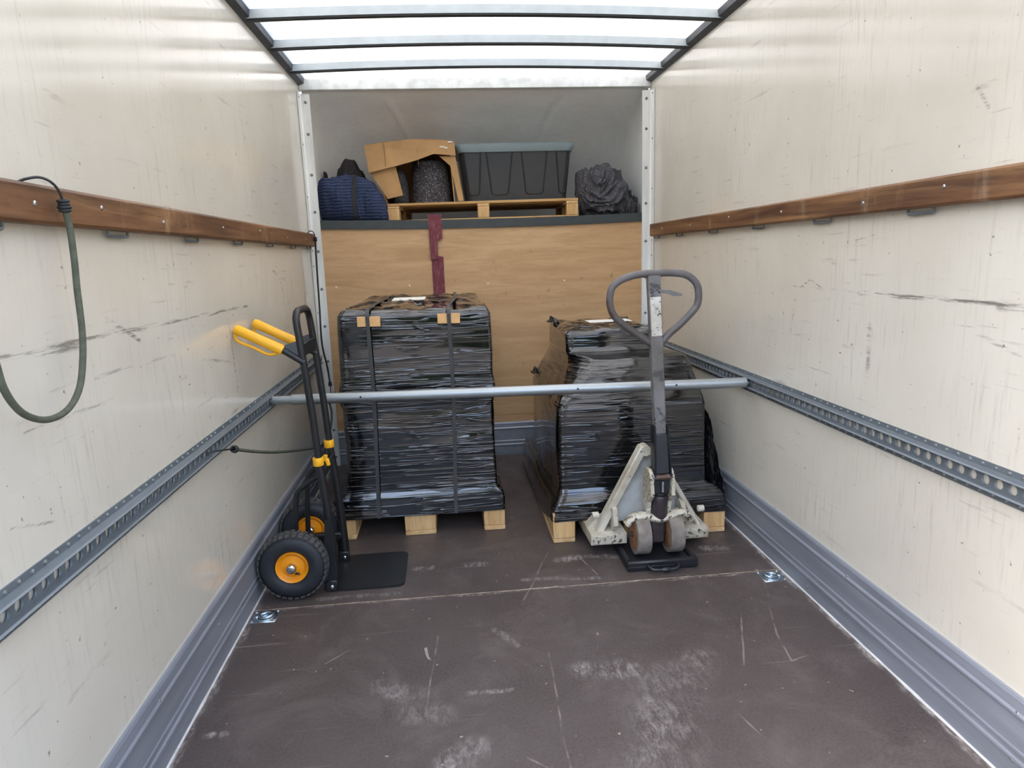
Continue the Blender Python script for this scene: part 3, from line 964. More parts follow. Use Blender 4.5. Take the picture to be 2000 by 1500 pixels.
# ================================================================== film-wrapped loads
def rect_ring(x0, x1, y0, y1, r, nx, ny, cut=0.0):
    """perimeter points of a rounded rectangle, counter-clockwise from front-left; cut chamfers the front-left corner"""
    pts = []
    def arc(cx, cy, a0, a1, k=4, rr=r):
        return [(cx + rr * math.cos(a0 + (a1 - a0) * i / k), cy + rr * math.sin(a0 + (a1 - a0) * i / k)) for i in range(k + 1)]
    c = max(cut, 0.0)
    fl_a = (x0 + r + c, y0); fl_b = (x0, y0 + r + c * 1.6)
    for i in range(nx): pts.append((fl_a[0] + (x1 - r - fl_a[0]) * i / nx, y0))
    pts += arc(x1 - r, y0 + r, -math.pi / 2, 0)[:-1]
    for i in range(ny): pts.append((x1, y0 + r + (y1 - y0 - 2 * r) * i / ny))
    pts += arc(x1 - r, y1 - r, 0, math.pi / 2)[:-1]
    for i in range(nx // 2): pts.append((x1 - r - (x1 - x0 - 2 * r) * i / (nx // 2), y1))
    pts += arc(x0 + r, y1 - r, math.pi / 2, math.pi)[:-1]
    for i in range(ny): pts.append((x0, y1 - r + (fl_b[1] - (y1 - r)) * i / ny))
    for i in range(5):
        k = i / 5
        bx, by = x0 + r * .3 + c * .42, y0 + r * .3 + c * .62
        q0 = Vector(fl_b); q1 = Vector((bx, by)); q2 = Vector(fl_a)
        p = q0 * (1 - k) ** 2 + q1 * 2 * k * (1 - k) + q2 * k * k
        pts.append((p.x, p.y))
    return pts

def wrapped_load(parent, keys, mat, seed, r=.022, nx=70, ny=70, rings=170, top_dome=.02, amp=1.0, skirt=0.0):
    """keys: (z, x0, x1, y0, y1, cut); lofted upwards and closed on top"""
    # resample the keys by arc length
    L = [0.0]
    for a, b in zip(keys[:-1], keys[1:]):
        L.append(L[-1] + math.sqrt((a[0] - b[0]) ** 2 + max(abs(a[3] - b[3]), abs(a[1] - b[1])) ** 2))
    def at(s):
        s *= L[-1]
        for i in range(len(keys) - 1):
            if s <= L[i + 1] + 1e-9:
                k = (s - L[i]) / max(1e-9, L[i + 1] - L[i])
                return [a + (b - a) * k for a, b in zip(keys[i], keys[i + 1])]
        return list(keys[-1])
    vs = []; m = None
    for j in range(rings + 1):
        z, x0, x1, y0, y1, c = at(j / rings)
        P = rect_ring(x0, x1, y0, y1, r, nx, ny, c)
        m = len(P)
        cx, cy = (x0 + x1) / 2, (y0 + y1) / 2
        for i, (x, y) in enumerate(P):
            # outward direction of the side
            nxv = 0; nyv = 0
            if abs(y - y0) < .03: nyv -= 1
            if abs(y - y1) < .03: nyv += 1
            if abs(x - x0) < .03: nxv -= 1
            if abs(x - x1) < .03: nxv += 1
            l = math.hypot(nxv, nyv) or 1
            sx = x if abs(nyv) else y
            tl = .10 * math.sin(z * 5 + seed) + .12 * noise.noise(Vector((sx * 1.3, z * 2, seed)))
            zz = z + tl * (sx - cx)
            w = .0014 * noise.noise(Vector((sx * 1.5, zz * 13, seed * 3.1))) + .0004 * noise.noise(Vector((sx * 2.6, zz * 34, seed * 1.7)))
            w += .010 * noise.noise(Vector((sx * 2.2, z * 3.4, seed)))
            w *= amp
            dz = (.004 + (.012 if j > rings * .95 else 0)) * noise.noise(Vector((sx * 9, z * 14, seed + 5))) if 0 < j else 0
            if skirt and abs(x - x0) < .03 and y > y0 + .06 and j < 14:
                dz -= skirt * (1 - j / 14) * min(1, (y - y0 - .06) / .25)
            vs.append((x + nxv / l * w, y + nyv / l * w, z + dz))
    fs = []
    for j in range(rings):
        for i in range(m):
            i2 = (i + 1) % m
            fs.append((j * m + i, j * m + i2, (j + 1) * m + i2, (j + 1) * m + i))
    # top: rings shrinking inwards
    z, x0, x1, y0, y1, c = keys[-1]
    cx, cy = (x0 + x1) / 2, (y0 + y1) / 2
    base = rings * m
    K = 22
    last = vs[base:base + m]
    for k in range(1, K + 1):
        f = 1 - k / K
        b = len(vs)
        for i, p in enumerate(last):
            x = cx + (p[0] - cx) * f; y = cy + (p[1] - cy) * f
            h = top_dome * (1 - f ** 3) + .026 * noise.noise(Vector((x * 7, y * 7, seed))) * (1 - f ** 6) + .006 * noise.noise(Vector((x * 24, y * 18, seed + 2))) * min(1, (1 - f) * 8)
            vs.append((x, y, p[2] * f + z * (1 - f) + h) if k < K else (cx, cy, z + top_dome))
        for i in range(m):
            i2 = (i + 1) % m
            fs.append((b - m + i, b - m + i2, b + i2, b + i))
    return MB().add(vs, fs).build('film_wrap', mat, parent, smooth=70)

tl = thing('wrapped_load', (-.40, 3.5, .146), 'tall black film wrapped load bound with two grey straps and tan card pads', 'wrapped load', 'black film wrapped loads')
keysL = [(.101, -.834, -.024, 2.970, 4.174, 0), (.155, -.834, -.024, 2.970, 4.17, 0), (.19, -.824, -.030, 2.974, 4.16, 0), (.222, -.765, -.058, 2.984, 4.12, 0), (.40, -.748, -.066, 2.988, 4.12, 0), (.62, -.750, -.062, 2.988, 4.12, 0),
         (.66, -.766, -.050, 2.984, 4.12, 0), (.70, -.760, -.048, 2.984, 4.12, 0), (.76, -.748, -.060, 2.990, 4.12, 0), (.98, -.746, -.062, 2.988, 4.12, 0), (1.035, -.742, -.062, 2.990, 4.12, 0), (1.058, -.725, -.078, 3.01, 4.10, 0)]
wrapped_load(tl, keysL, M['film_l'], 2.3, r=.016)
# skirt of film over the pallet deck edge
for xs in (-.604, -.247):
    g = MB()
    path = [(xs - .012, 2.955, .105), (xs - .010, 2.962, .20), (xs + .002, 2.972, .66), (xs, 2.9665, .99), (xs, 2.9665, 1.045), (xs + .001, 2.980, 1.066), (xs + .004, 3.02, 1.078), (xs + .03, 3.3, 1.084), (xs + .04, 3.8, 1.084), (xs + .04, 4.10, 1.076)]
    pts = smoothpath(path, 5)
    vs = []; fs = []
    for i, p in enumerate(pts):
        for dx in (-.0085, .0085): vs.append((p.x + dx, p.y, p.z))
    for i in range(len(pts) - 1): fs.append((2 * i, 2 * i + 1, 2 * i + 3, 2 * i + 2))
    b0 = len(vs)
    vs += [(v[0], v[1] + .0015 if v[1] < 3.0 else v[1], v[2] - (.0015 if v[1] >= 3.0 else 0)) for v in vs[:b0]]
    fs += [tuple(q + b0 for q in f[::-1]) for f in fs[:]]
    g.add(vs, fs); g.build('strap', M['strap'], tl)
for xa, xb in ((-.650, -.549), (-.298, -.198)):
    MB().box(xa, xb, 2.971, 2.9735, .995, 1.040, .001, rot=(0, .02, 0)).build('card_pad', M['card_pad'], tl)
MB().box(-.52, -.36, 3.32, 3.44, 1.086, 1.0885, 0, rot=(0.05, 0, -.03)).build('paper_label', M['paper'], tl)

tr = thing('wrapped_load', (.55, 3.3, .146), 'stepped black film wrapped load behind the pallet jack, loose film hanging at its side', 'wrapped load', 'black film wrapped loads')
keysR = [(.101, .167, .977, 2.771, 3.976, 0), (.155, .168, .976, 2.771, 3.97, 0), (.180, .182, .966, 2.776, 3.94, 0), (.215, .203, .935, 2.80, 3.80, 0), (.24, .208, .890, 2.812, 3.72, 0), (.42, .209, .884, 2.813, 3.70, 0), (.605, .210, .882, 2.812, 3.70, 0), (.632, .222, .878, 2.826, 3.69, .01),
         (.70, .262, .866, 2.875, 3.68, .05), (.775, .300, .852, 2.925, 3.66, .09), (.800, .305, .842, 2.95, 3.65, .085), (.812, .300, .82, 3.00, 3.65, .05), (.822, .298, .775, 3.075, 3.64, .012), (.84, .300, .755, 3.09, 3.64, 0), (.908, .302, .748, 3.098, 3.63, 0), (.922, .318, .735, 3.115, 3.615, 0)]
wrapped_load(tr, keysR, M['film_r'], 7.9, r=.014, top_dome=.006, skirt=.07)
MB().box(.46, .68, 3.30, 3.42, .936, .938, 0, rot=(0, 0, .04)).build('paper_label', M['paper'], tr)
# loose film hanging down its right side
g = MB()
outl = [(.885, .575), (.915, .52), (.935, .42), (.962, .30), (.985, .20), (.990, .14)]
def flap_f(u, v):
    # v down the flap, u across
    k = v * (len(outl) - 1); i = min(int(k), len(outl) - 2); f = k - i
    xo = outl[i][0] + (outl[i + 1][0] - outl[i][0]) * f; z = outl[i][1] + (outl[i + 1][1] - outl[i][1]) * f
    xi = .884 + .03 * max(0, v - .5) * 2
    x = xi + (xo - xi) * u
    y = 2.86 - .03 * u + .022 * math.sin(u * 7 + v * 3) * v + .012 * noise.noise(Vector((u * 5, v * 9, 3))) + .008 * noise.noise(Vector((u * 14, v * 16, 9)))
    return Vector((x, y, z + .05 * (1 - u) * v - .03 * (1 - u) * (v < .01)))
g.grid(flap_f, 30, 50)
fo = g.build('film_flap', M['film_flap'], tr, smooth=60)
md = fo.modifiers.new('thick', 'SOLIDIFY'); md.thickness = .0015
# puckered film ends on the corners of the upper tier
for px, py, pz, rr in ((.312, 3.55, .925, .030), (.225, 3.62, .64, .028)):
    g = MB()
    g.grid(lambda u, v: Vector((px - .03 + .06 * u + .006 * noise.noise(Vector((u * 9, v * 9, px))), py - .05 + .1 * v, pz + rr * (.35 + noise.noise(Vector((u * 5, v * 6, py)))) * math.sin(u * math.pi))), 16, 16)
    o = g.build('film_pucker', M['film_flap'], tr, smooth=60)
    md = o.modifiers.new('thick', 'SOLIDIFY'); md.thickness = .002

# ================================================================== pallet jack
jk = thing('pallet_jack', (.565, 2.62, 0), 'worn cream pallet jack with upright steel handle in front of the stepped load', 'pallet jack')
for xa, xb in ((.308, .462), (.668, .822)):
    g = MB()
    g.prism([(xa, 2.605, .058), (xa, 2.605, .104), (xa, 2.76, .104), (xa, 2.80, .094), (xa, 3.60, .094), (xa, 3.68, .062), (xa, 3.68, .048), (xa, 2.80, .048), (xa, 2.70, .056)], (xb - xa, 0, 0))
    fk = g.build('fork', M['cream'], jk, smooth=0)
    MB().box(xa + .006, xb - .006, 2.599, 2.605, .062, .100, .004).build('end_plate', M['cream_worn'], fk)
cxj = .565
def bar(p, q, w, d, mat, name, parent=jk, b=.006):
    p, q = Vector(p), Vector(q)
    L = (q - p).length
    g = MB().box(-w / 2, w / 2, -d / 2, d / 2, 0, L, b)
    R = (q - p).to_track_quat('Z', 'Y').to_matrix()
    # keep the bar's depth along world Y
    zz = (q - p).normalized(); yy = (Vector((0, 1, 0)) - zz * zz.y).normalized(); xx = yy.cross(zz)
    g.v = [tuple(p + xx * v[0] + yy * v[1] + zz * v[2]) for v in g.v]
    return g.build(name, mat, parent)
bar((.345, 2.665, .085), (.550, 2.665, .468), .034, .055, M['cream'], 'frame_arm')
bar((.805, 2.665, .085), (.592, 2.665, .455), .022, .055, M['cream'], 'frame_arm')
MB().lathe((.556, 2.635, .452), (0, 1, 0), [(0, .022), (.06, .022)], 18).build('frame_head', M['cream'], jk)
MB().prism([(.385, 2.70, .12), (.745, 2.70, .12), (.745, 2.70, .16), (.60, 2.70, .43), (.54, 2.70, .43), (.385, 2.70, .16)], (0, .008, 0)).build('back_plate', simple('pale grey jack panel', (196, 196, 190), .3), jk, smooth=0)
MB().prism([(.308, 2.69, .10), (.40, 2.69, .10), (.40, 2.69, .14), (.345, 2.69, .14)], (0, .06, 0)).build('heel_gusset', M['cream'], jk, smooth=0)
MB().prism([(.822, 2.69, .10), (.74, 2.69, .10), (.74, 2.69, .14), (.79, 2.69, .14)], (0, .06, 0)).build('heel_gusset', M['cream'], jk, smooth=0)
# pivots and links beside the arms
for x0, x1, zc in ((.325, .352, .172), (.795, .820, .170)):
    MB().cyl((x0, 2.66, zc), (x1, 2.66, zc), .014, 14).build('pivot_pin', M['cream'], jk)
for x0, x1 in ((.405, .425), (.705, .725)):
    MB().prism([(x0, 2.60, .14), (x0, 2.62, .205), (x0, 2.66, .225), (x0, 2.70, .20), (x0, 2.69, .11), (x0, 2.63, .11)], (x1 - x0, 0, 0)).build('link_arm', M['cream'], jk, smooth=0)
cj = .580
# rocker: a bowed cross bar
pts = smoothpath([(.446, 2.555, .166), (.470, 2.553, .190), (.51, 2.552, .200), (.545, 2.55, .192), (.585, 2.548, .184), (.63, 2.55, .192), (.665, 2.552, .205), (.70, 2.553, .198), (.720, 2.555, .170)], 4)
MB().tube(pts, .0165, 12, flat=1.6).build('rocker', M['cream_worn'], jk)
MB().lathe((cj + .008, 2.555, .178), (0, 0, 1), [(0, .030), (.02, .034), (.085, .033), (.10, .034), (.108, .030)], 24).build('pump_cylinder', M['iron'], jk)
MB().lathe((cj + .008, 2.555, .286), (0, 0, 1), [(0, .026), (.008, .030), (.014, .024), (.020, .030), (.028, .022)], 24).build('pump_seal', M['seal'], jk)
for x0, x1, sg in ((.535, .550, 1), (.622, .637, -1)):
    g = MB(); x = x0
    g.prism([(x, 2.50, .30), (x, 2.515, .385), (x, 2.54, .402), (x, 2.58, .40), (x, 2.61, .37), (x, 2.61, .24), (x, 2.585, .20), (x, 2.56, .20), (x, 2.545, .26)], (x1 - x0, 0, 0))
    g.build('cheek', M['cream_worn'], jk, smooth=0)
MB().cyl((.545, 2.525, .372), (.632, 2.525, .372), .013, 14).build('cross_pin', M['steel_tube'], jk)
MB().cyl((.588, 2.515, .312), (.588, 2.515, .358), .006, 10).build('plunger', M['chrome'], jk)
MB().box(.548, .626, 2.528, 2.60, .295, .40, .008).build('pivot_block', M['seal'], jk)
# steering column between the wheels
MB().box(.545, .612, 2.535, 2.60, .075, .185, .012).build('steer_column', M['iron'], jk)
MB().cyl((.470, 2.565, .115), (.690, 2.565, .115), .013, 14).build('axle', M['iron'], jk)
for x0, x1 in ((.478, .538), (.618, .678)):
    w = MB().lathe((x0, 2.565, .115), (1, 0, 0), [(0, .070), (.0005, .0825), (.003, .085), (.057, .085), (.0595, .0825), (.060, .070)], 36).build('steer_wheel', M['wheel_poly'], jk)
    MB().lathe((x0 - .0015, 2.565, .115), (1, 0, 0), [(0, .062), (.0015, .066), (.0615, .066), (.063, .062)], 30).build('wheel_hub', M['rust'], w)
# handle
hb_, ht_ = Vector((.590, 2.545, .40)), Vector((.557, 2.565, 1.187))
def hp(z):
    k = (z - hb_.z) / (ht_.z - hb_.z); return hb_ + (ht_ - hb_) * k
bar(hp(.52), hp(1.190), .050, .034, M['steel_dark'], 'handle_beam', b=.004)
sk = bar(hp(.385), hp(.555), .060, .046, simple('dark steel socket', (66, 68, 74), .35, .6, .1), 'handle_socket', b=.004)
for dx in (-.033, .033):
    p, q = hp(.36), hp(.59)
    bar((p.x + dx, p.y - .004, p.z), (q.x + dx * .82, q.y - .004, q.z), .007, .056, simple('black steel flange', (36, 38, 44), .3, .4), 'socket_flange', b=.002)
p0, p1 = hp(.952), hp(1.105)
st = bar((p0.x, p0.y - .0178, p0.z), (p1.x, p1.y - .0178, p1.z), .042, .0012, M['sticker'], 'sticker', b=0)
lp = [(.560, 2.562, 1.196), (.50, 2.562, 1.194), (.44, 2.562, 1.180), (.395, 2.562, 1.150), (.383, 2.562, 1.105), (.387, 2.562, 1.065), (.405, 2.562, 1.030), (.45, 2.562, .990), (.50, 2.562, .955), (.548, 2.562, .920),
      ]
rp = [(.585, 2.562, .915), (.625, 2.562, .958), (.665, 2.562, .990), (.712, 2.562, 1.035), (.736, 2.562, 1.068), (.741, 2.562, 1.11), (.730, 2.562, 1.152), (.69, 2.562, 1.185), (.63, 2.562, 1.196), (.560, 2.562, 1.196)]
MB().tube(smoothpath(lp, 5), .0145, 14).build('handle_loop', M['steel_tube'], jk)
MB().tube(smoothpath(rp, 5), .0145, 14).build('handle_loop', M['steel_tube'], jk)
g = MB(); g.prism([(.583, 2.572, 1.131), (.630, 2.572, 1.128), (.678, 2.572, 1.112), (.679, 2.572, 1.104), (.645, 2.572, 1.104), (.62, 2.572, 1.113), (.583, 2.572, 1.120)], (0, .010, 0))
g.build('release_lever', simple('grey release lever', (120, 120, 122), .4, .2), jk, smooth=0)
for dx in (-.016, .016):
    p = hp(1.122)
    MB().lathe((p.x + dx, p.y - .017, p.z), (0, -1, 0), [(-.002, .004), (.001, .004)], 8).build('rivet', M['seal'], jk)

# plastic tray under the jack's wheels
ty = thing('wheel_tray', (.57, 2.58, 0), 'black plastic tray with carry handle under the pallet jack wheels', 'tray')
g = MB(); g.box(.425, .720, 2.452, 2.722, 0.001, .027, .006); g.build('base', M['blk_plastic'], ty)
rim = MB()
rim.box(.425, .720, 2.452, 2.478, .010, .043, .006); rim.box(.425, .720, 2.698, 2.722, .010, .043, .006)
rim.box(.425, .447, 2.46, 2.715, .010, .043, .006); rim.box(.698, .720, 2.46, 2.715, .010, .043, .006)
rim.build('rim', M['blk_plastic'], ty)
MB().box(.423, .722, 2.450, 2.724, .017, .022, .001).build('seam_ledge', M['blk_plastic'], ty)
MB().tube(smoothpath([(.508, 2.456, .026), (.512, 2.436, .022), (.528, 2.423, .018), (.568, 2.421, .017), (.575, 2.4205, .017), (.615, 2.422, .018), (.632, 2.434, .022), (.636, 2.456, .026)], 4), .0075, 10).build('carry_handle', M['blk_plastic'], ty)
MB().tube([(.558, 2.421, .017), (.566, 2.4205, .017), (.584, 2.4205, .017), (.592, 2.421, .017)], [.0078, .011, .011, .0078], 10).build('grip_boss', M['blk_plastic'], ty)

# ================================================================== hand truck
ht = thing('hand_truck', (-.80, 2.64, 0), 'black steel hand truck with yellow grips and orange wheels standing by the wall', 'hand truck')
NY, FY = 2.52, 2.76
prof_lo = [(-.750, .035), (-.752, .20), (-.760, .36), (-.776, .535)]
prof_hi = [(-.772, .50), (-.783, .72), (-.796, .90), (-.808, 1.05)]
for yy in (NY, FY):
    MB().tube([(x, yy, z) for x, z in prof_lo], .0165, 16).build('lower_tube', M['blk'], ht)
top = [(x, NY, z) for x, z in prof_hi] + [(-.811, NY + .006, 1.078), (-.812, NY + .028, 1.098), (-.812, NY + .06, 1.105), (-.812, FY - .06, 1.105), (-.812, FY - .028, 1.098), (-.811, FY - .006, 1.078)] + [(x, FY, z) for x, z in prof_hi[::-1]]
MB().tube(top, .0138, 16).build('upper_loop', M['blk'], ht)
for yy, zc in ((NY, .528), (FY, .532)):
    MB().lathe((-.7755, yy, zc - .016), (-.03, 0, 1), [(0, .0195), (.002, .0205), (.030, .0205), (.032, .0195)], 24).build('clamp_collar', M['yel'], ht)
MB().box(-.752, -.737, NY + .012, NY + .026, .502, .532, .003, rot=(0, -.2, 0)).build('clamp_lever', M['yel'], ht)
MB().box(-.800, -.783, FY - .03, FY - .016, .462, .490, .003, rot=(0, .1, 0)).build('clamp_lever', M['yel'], ht)
MB().tube([(-.76, NY, .49), (-.76, FY, .49)], .006, 8).build('cross_rod', M['blk'], ht)
MB().box(-.802, -.792, NY, FY, .935, .985, .003).build('cross_plate', M['blk'], ht)
for yy in (NY - .004, FY - .004):
    a, b_, c_ = Vector((-.793, yy, .915)), Vector((-.862, yy, .962)), Vector((-1.030, yy, 1.052))
    hn = MB().tube([a, b_, b_ + (c_ - b_) * .9], .0125, 12).build('handle_arm', M['blk'], ht)
    MB().prism([(-.800, yy - .002, .925), (-.868, yy - .002, .972), (-.866, yy - .002, .982), (-.804, yy - .002, 1.000)], (0, .005, 0)).build('gusset', simple('slate gusset plate', (74, 78, 84), .35), ht, smooth=0)
    d_ = (c_ - b_).normalized()
    gp = MB().tube([b_ + d_ * .005, b_ + d_ * .012, b_ + d_ * .10, c_ - d_ * .012, c_], [.0185, .0200, .0185, .0195, .0160], 18).build('grip', M['yel'], ht)
    gu = smoothpath([c_ - d_ * .008, c_ + Vector((-.002, 0, -.030)), c_ + Vector((.012, 0, -.050)), c_ + Vector((.055, 0, -.070)), c_ + Vector((.105, 0, -.098)), c_ + Vector((.128, 0, -.100)), b_ + d_ * .018 + Vector((0, 0, -.012))], 5)
    MB().tube(gu, .0058, 10).build('hand_guard', M['yel'], gp)
# axle supports
for yy in (NY + .012, FY - .012):
    MB().tube(smoothpath([(-.775, yy, .472), (-.815, yy, .448), (-.858, yy, .415), (-.875, yy, .385), (-.885, yy, .30), (-.893, yy, .140)], 4), .0105, 12).build('axle_stay', M['blk'], ht)
AX = (-.893, .1375)
MB().cyl((AX[0], 2.44, AX[1]), (AX[0], 2.86, AX[1]), .0125, 14).build('axle', M['blk'], ht)
MB().box(-.90, -.75, NY + .02, NY + .05, .118, .148, .004).build('axle_bracket', M['blk'], ht)
MB().box(-.90, -.75, FY - .05, FY - .02, .118, .148, .004).build('axle_bracket', M['blk'], ht)
def wheel(yc):
    g = MB(); prof = []
    RM, rm, ry = .092, .0395, .040
    for k in range(21):
        a = -math.pi * .80 + 2 * math.pi * .80 * k / 20
        prof.append((ry * math.sin(a), RM + rm * math.cos(a)))
    g.lathe((AX[0], yc, AX[1]), (0, 1, 0), prof, 48, cap=False)
    # side ribs and tread lugs
    ty_ = g.build('tyre', M['tyre'], ht)
    g = MB()
    n = 34
    for k in range(n):
        for row in (-1, 1):
            for sub in (0, 1):
                a = 2 * math.pi * (k + (.25 * row) + .06 * sub) / n
                ca, sa = math.cos(a), math.sin(a)
                y = yc + row * (.010 + .016 * sub); rr = .1350 - (.0010 if sub == 0 else .0052)
                tx, tz = -sa, ca
                w, dpt, hgt = .0080, .0068, .0060
                vs = []
                for q in (-1, 1):
                    for e in (-1, 1):
                        for h in (-1, 1):
                            R2 = rr - .004 + (h > 0) * hgt - (abs(e) * .0 + (.003 if e * row > 0 else 0))
                            vs.append((AX[0] + ca * R2 + tx * q * w, y + e * dpt, AX[1] + sa * R2 + tz * q * w))
                g.add(vs, [(0, 1, 3, 2), (4, 6, 7, 5), (0, 4, 5, 1), (2, 3, 7, 6), (0, 2, 6, 4), (1, 5, 7, 3)])
    tr_ = g.build('tread', M['tread'], ty_, smooth=0); tr_['kind'] = 'stuff'
    rm_ = MB().lathe((AX[0], yc - .034, AX[1]), (0, 1, 0), [(.010, .018), (.012, .030), (.016, .044), (.010, .052), (.001, .058), (.0, .0605), (.004, .0625), (.064, .0625), (.068, .0605), (.067, .058), (.058, .052), (.052, .044), (.056, .030), (.058, .018)], 40).build('rim', M['orange'], ht)
    MB().lathe((AX[0], yc - .052, AX[1]), (0, 1, 0), [(0, .010), (.003, .016), (.008, .0185), (.030, .0185)], 24).build('hub_cap', M['chrome'], rm_)
    MB().tube([(AX[0] + .012, yc - .028, AX[1] - .026), (AX[0] + .022, yc - .034, AX[1] - .022), (AX[0] + .028, yc - .034, AX[1] - .028)], .004, 8).build('valve', M['seal'], rm_)
wheel(2.462); wheel(2.822)
# toe plate with bent-up sides
g = MB()
r_ = .03
poly = [(-.775, 2.482), (-.49 - .0, 2.482)]
cor = []
for k in range(7):
    a = -math.pi / 2 + math.pi / 2 * k / 6
    cor.append((-.478 - r_ + r_ * math.cos(a), 2.482 + r_ + r_ * math.sin(a)))
cor2 = []
for k in range(7):
    a = math.pi / 2 * k / 6
    cor2.append((-.478 - r_ + r_ * math.cos(a), 2.792 - r_ + r_ * math.sin(a)))
poly = [(-.775, 2.482)] + cor + cor2 + [(-.775, 2.792)]
g.prism([(x, y, .003) for x, y in poly], (0, 0, .006)); toe = g.build('toe_plate', M['blk'], ht, smooth=30)
MB().prism([(-.795, 2.485, .004), (-.745, 2.485, .004), (-.738, 2.485, .045), (-.742, 2.485, .15), (-.748, 2.485, .30), (-.766, 2.485, .30), (-.78, 2.485, .15)], (0, .005, 0)).build('side_plate', M['blk'], ht, smooth=0)
MB().prism([(-.785, 2.790, .004), (-.735, 2.790, .004), (-.735, 2.790, .05), (-.742, 2.790, .25), (-.764, 2.790, .25), (-.78, 2.790, .15)], (0, .005, 0)).build('side_plate', M['blk'], ht, smooth=0)
for x, y, z in ((-.758, 2.478, .024), (-.748, 2.735, .026)):
    b_ = MB().box(x - .025, x + .020, y, y + .02, z - .022, z + .024, .004).build('foot_bracket', M['blk'], ht)
    MB().lathe((x, y, z), (0, -1, 0), [(-.001, .008), (.004, .008), (.006, .005)], 12).build('bolt', M['chrome'], b_)

# ================================================================== bungee cords
def hook(g, p, d1, d2, r=.0024, R=.016):
    """wire hook: stem from p along d1, curling towards d2"""
    p, d1, d2 = Vector(p), Vector(d1).normalized(), Vector(d2).normalized()
    c = p + d1 * .045 + d2 * R
    pts = [p, p + d1 * .02, p + d1 * .04]
    for k in range(9):
        a = math.pi - math.pi * 1.15 * k / 8
        pts.append(c + d2 * math.cos(a) * R + d1 * math.sin(a) * R)
    g.tube(pts, r, 8)
def coil(p, d, r=.0085, n=4, pitch=.006):
    g = MB(); p, d = Vector(p), Vector(d).normalized()
    a = Vector((1, 0, 0)) if abs(d.x) < .8 else Vector((0, 1, 0))
    a = (a - d * a.dot(d)).normalized(); b = d.cross(a)
    for i in range(n):
        c = p + d * pitch * i
        g.tube([c + (a * math.cos(t) + b * math.sin(t)) * r * (1 + .15 * math.sin(i * 2.1)) for t in [2 * math.pi * k / 14 for k in range(14)]], .0034, 8, closed=True)
    return g
xb = -.988
t = thing('bungee_cord', (xb, 1.40, 1.0), 'long olive bungee cord hanging in a loop from the wooden rail', 'bungee cord', 'bungee cords')
pts = [(xb, 1.428, 1.398), (xb, 1.434, 1.36), (xb, 1.432, 1.30), (xb, 1.426, 1.245), (xb, 1.421, 1.165), (xb, 1.407, 1.106), (xb, 1.378, 1.05), (xb, 1.326, 1.018), (xb, 1.258, 1.015), (xb, 1.196, 1.041), (xb, 1.160, 1.087), (xb, 1.148, 1.145), (xb, 1.13, 1.28), (xb, 1.12, 1.39)]
MB().tube(smoothpath(pts, 6), .0062, 12).build('cord', M['cord'], t)
for yy, zz in ((1.427, 1.402), (1.12, 1.392)):
    coil((xb, yy, zz - .004), (.0, -.12, 1)).build('knot', M['knot'], t)
    g = MB(); g.tube(smoothpath([(xb, yy, zz), (xb - .002, yy - .006, zz + .030), (xb - .008, yy - .018, zz + .048), (xb - .022, yy - .030, zz + .056), (xb - .040, yy - .042, zz + .052), (xb - .052, yy - .048, zz + .046)], 5), .0026, 8)
    g.build('hook', M['wire'], t)
t = thing('bungee_cord', (-1.0, 4.06, 1.0), 'thin dark bungee cord hanging straight down beside the corner angle', 'bungee cord', 'bungee cords')
yb = 4.045
pts = [(-.998, yb, 1.405), (-1.002, yb, 1.30), (-1.008, yb, 1.02), (-1.012, yb, .80), (-.995, yb + .01, .66), (-.985, yb, .56)]
MB().tube(smoothpath(pts, 6), .0052, 10).build('cord', M['cord'] if False else M['knot'], t)
coil((-.998, yb, 1.405), (0, 0, 1), .0075).build('knot', M['knot'], t)
coil((-.985, yb, .545), (0, 0, 1), .0075).build('knot', M['knot'], t)
g = MB(); g.tube(smoothpath([(-.998, yb, 1.41), (-1.0, yb, 1.44), (-1.010, yb, 1.458), (-1.026, yb, 1.460), (-1.038, yb, 1.450)], 5), .0026, 8); g.build('hook', M['wire'], t)
g = MB(); hook(g, (-.985, yb, .545), (0, 0, -1), (1, 0, 0), .0026, .012); g.build('hook', M['wire'], t)
t = thing('bungee_cord', (-.97, 3.0, .45), 'olive bungee cord looping from the load track round behind the hand truck', 'bungee cord', 'bungee cords')
pts = [(-.985, 3.98, .445), (-.97, 3.93, .385), (-.955, 3.72, .325), (-.95, 3.45, .335), (-.955, 3.05, .43), (-.965, 2.66, .535), (-.972, 2.41, .612), (-.980, 2.215, .678)]
MB().tube(smoothpath(pts, 8), .0060, 12).build('cord', M['cord'], t)
coil((-.985, 3.98, .448), (0, .3, 1), .008).build('knot', M['knot'], t)
coil((-.980, 2.222, .676), (0, -1, .35), .009).build('knot', M['knot'], t)
g = MB(); g.tube(smoothpath([(-.985, 3.98, .45), (-.985, 4.0, .475), (-.982, 4.03, .495), (-.975, 4.045, .498)], 5), .0026, 8); g.build('hook', M['wire'], t)
g = MB(); g.tube(smoothpath([(-.981, 2.212, .680), (-.992, 2.165, .692), (-1.008, 2.13, .699), (-1.024, 2.115, .700), (-1.032, 2.105, .694)], 5), .0026, 8); g.build('hook', M['wire'], t)

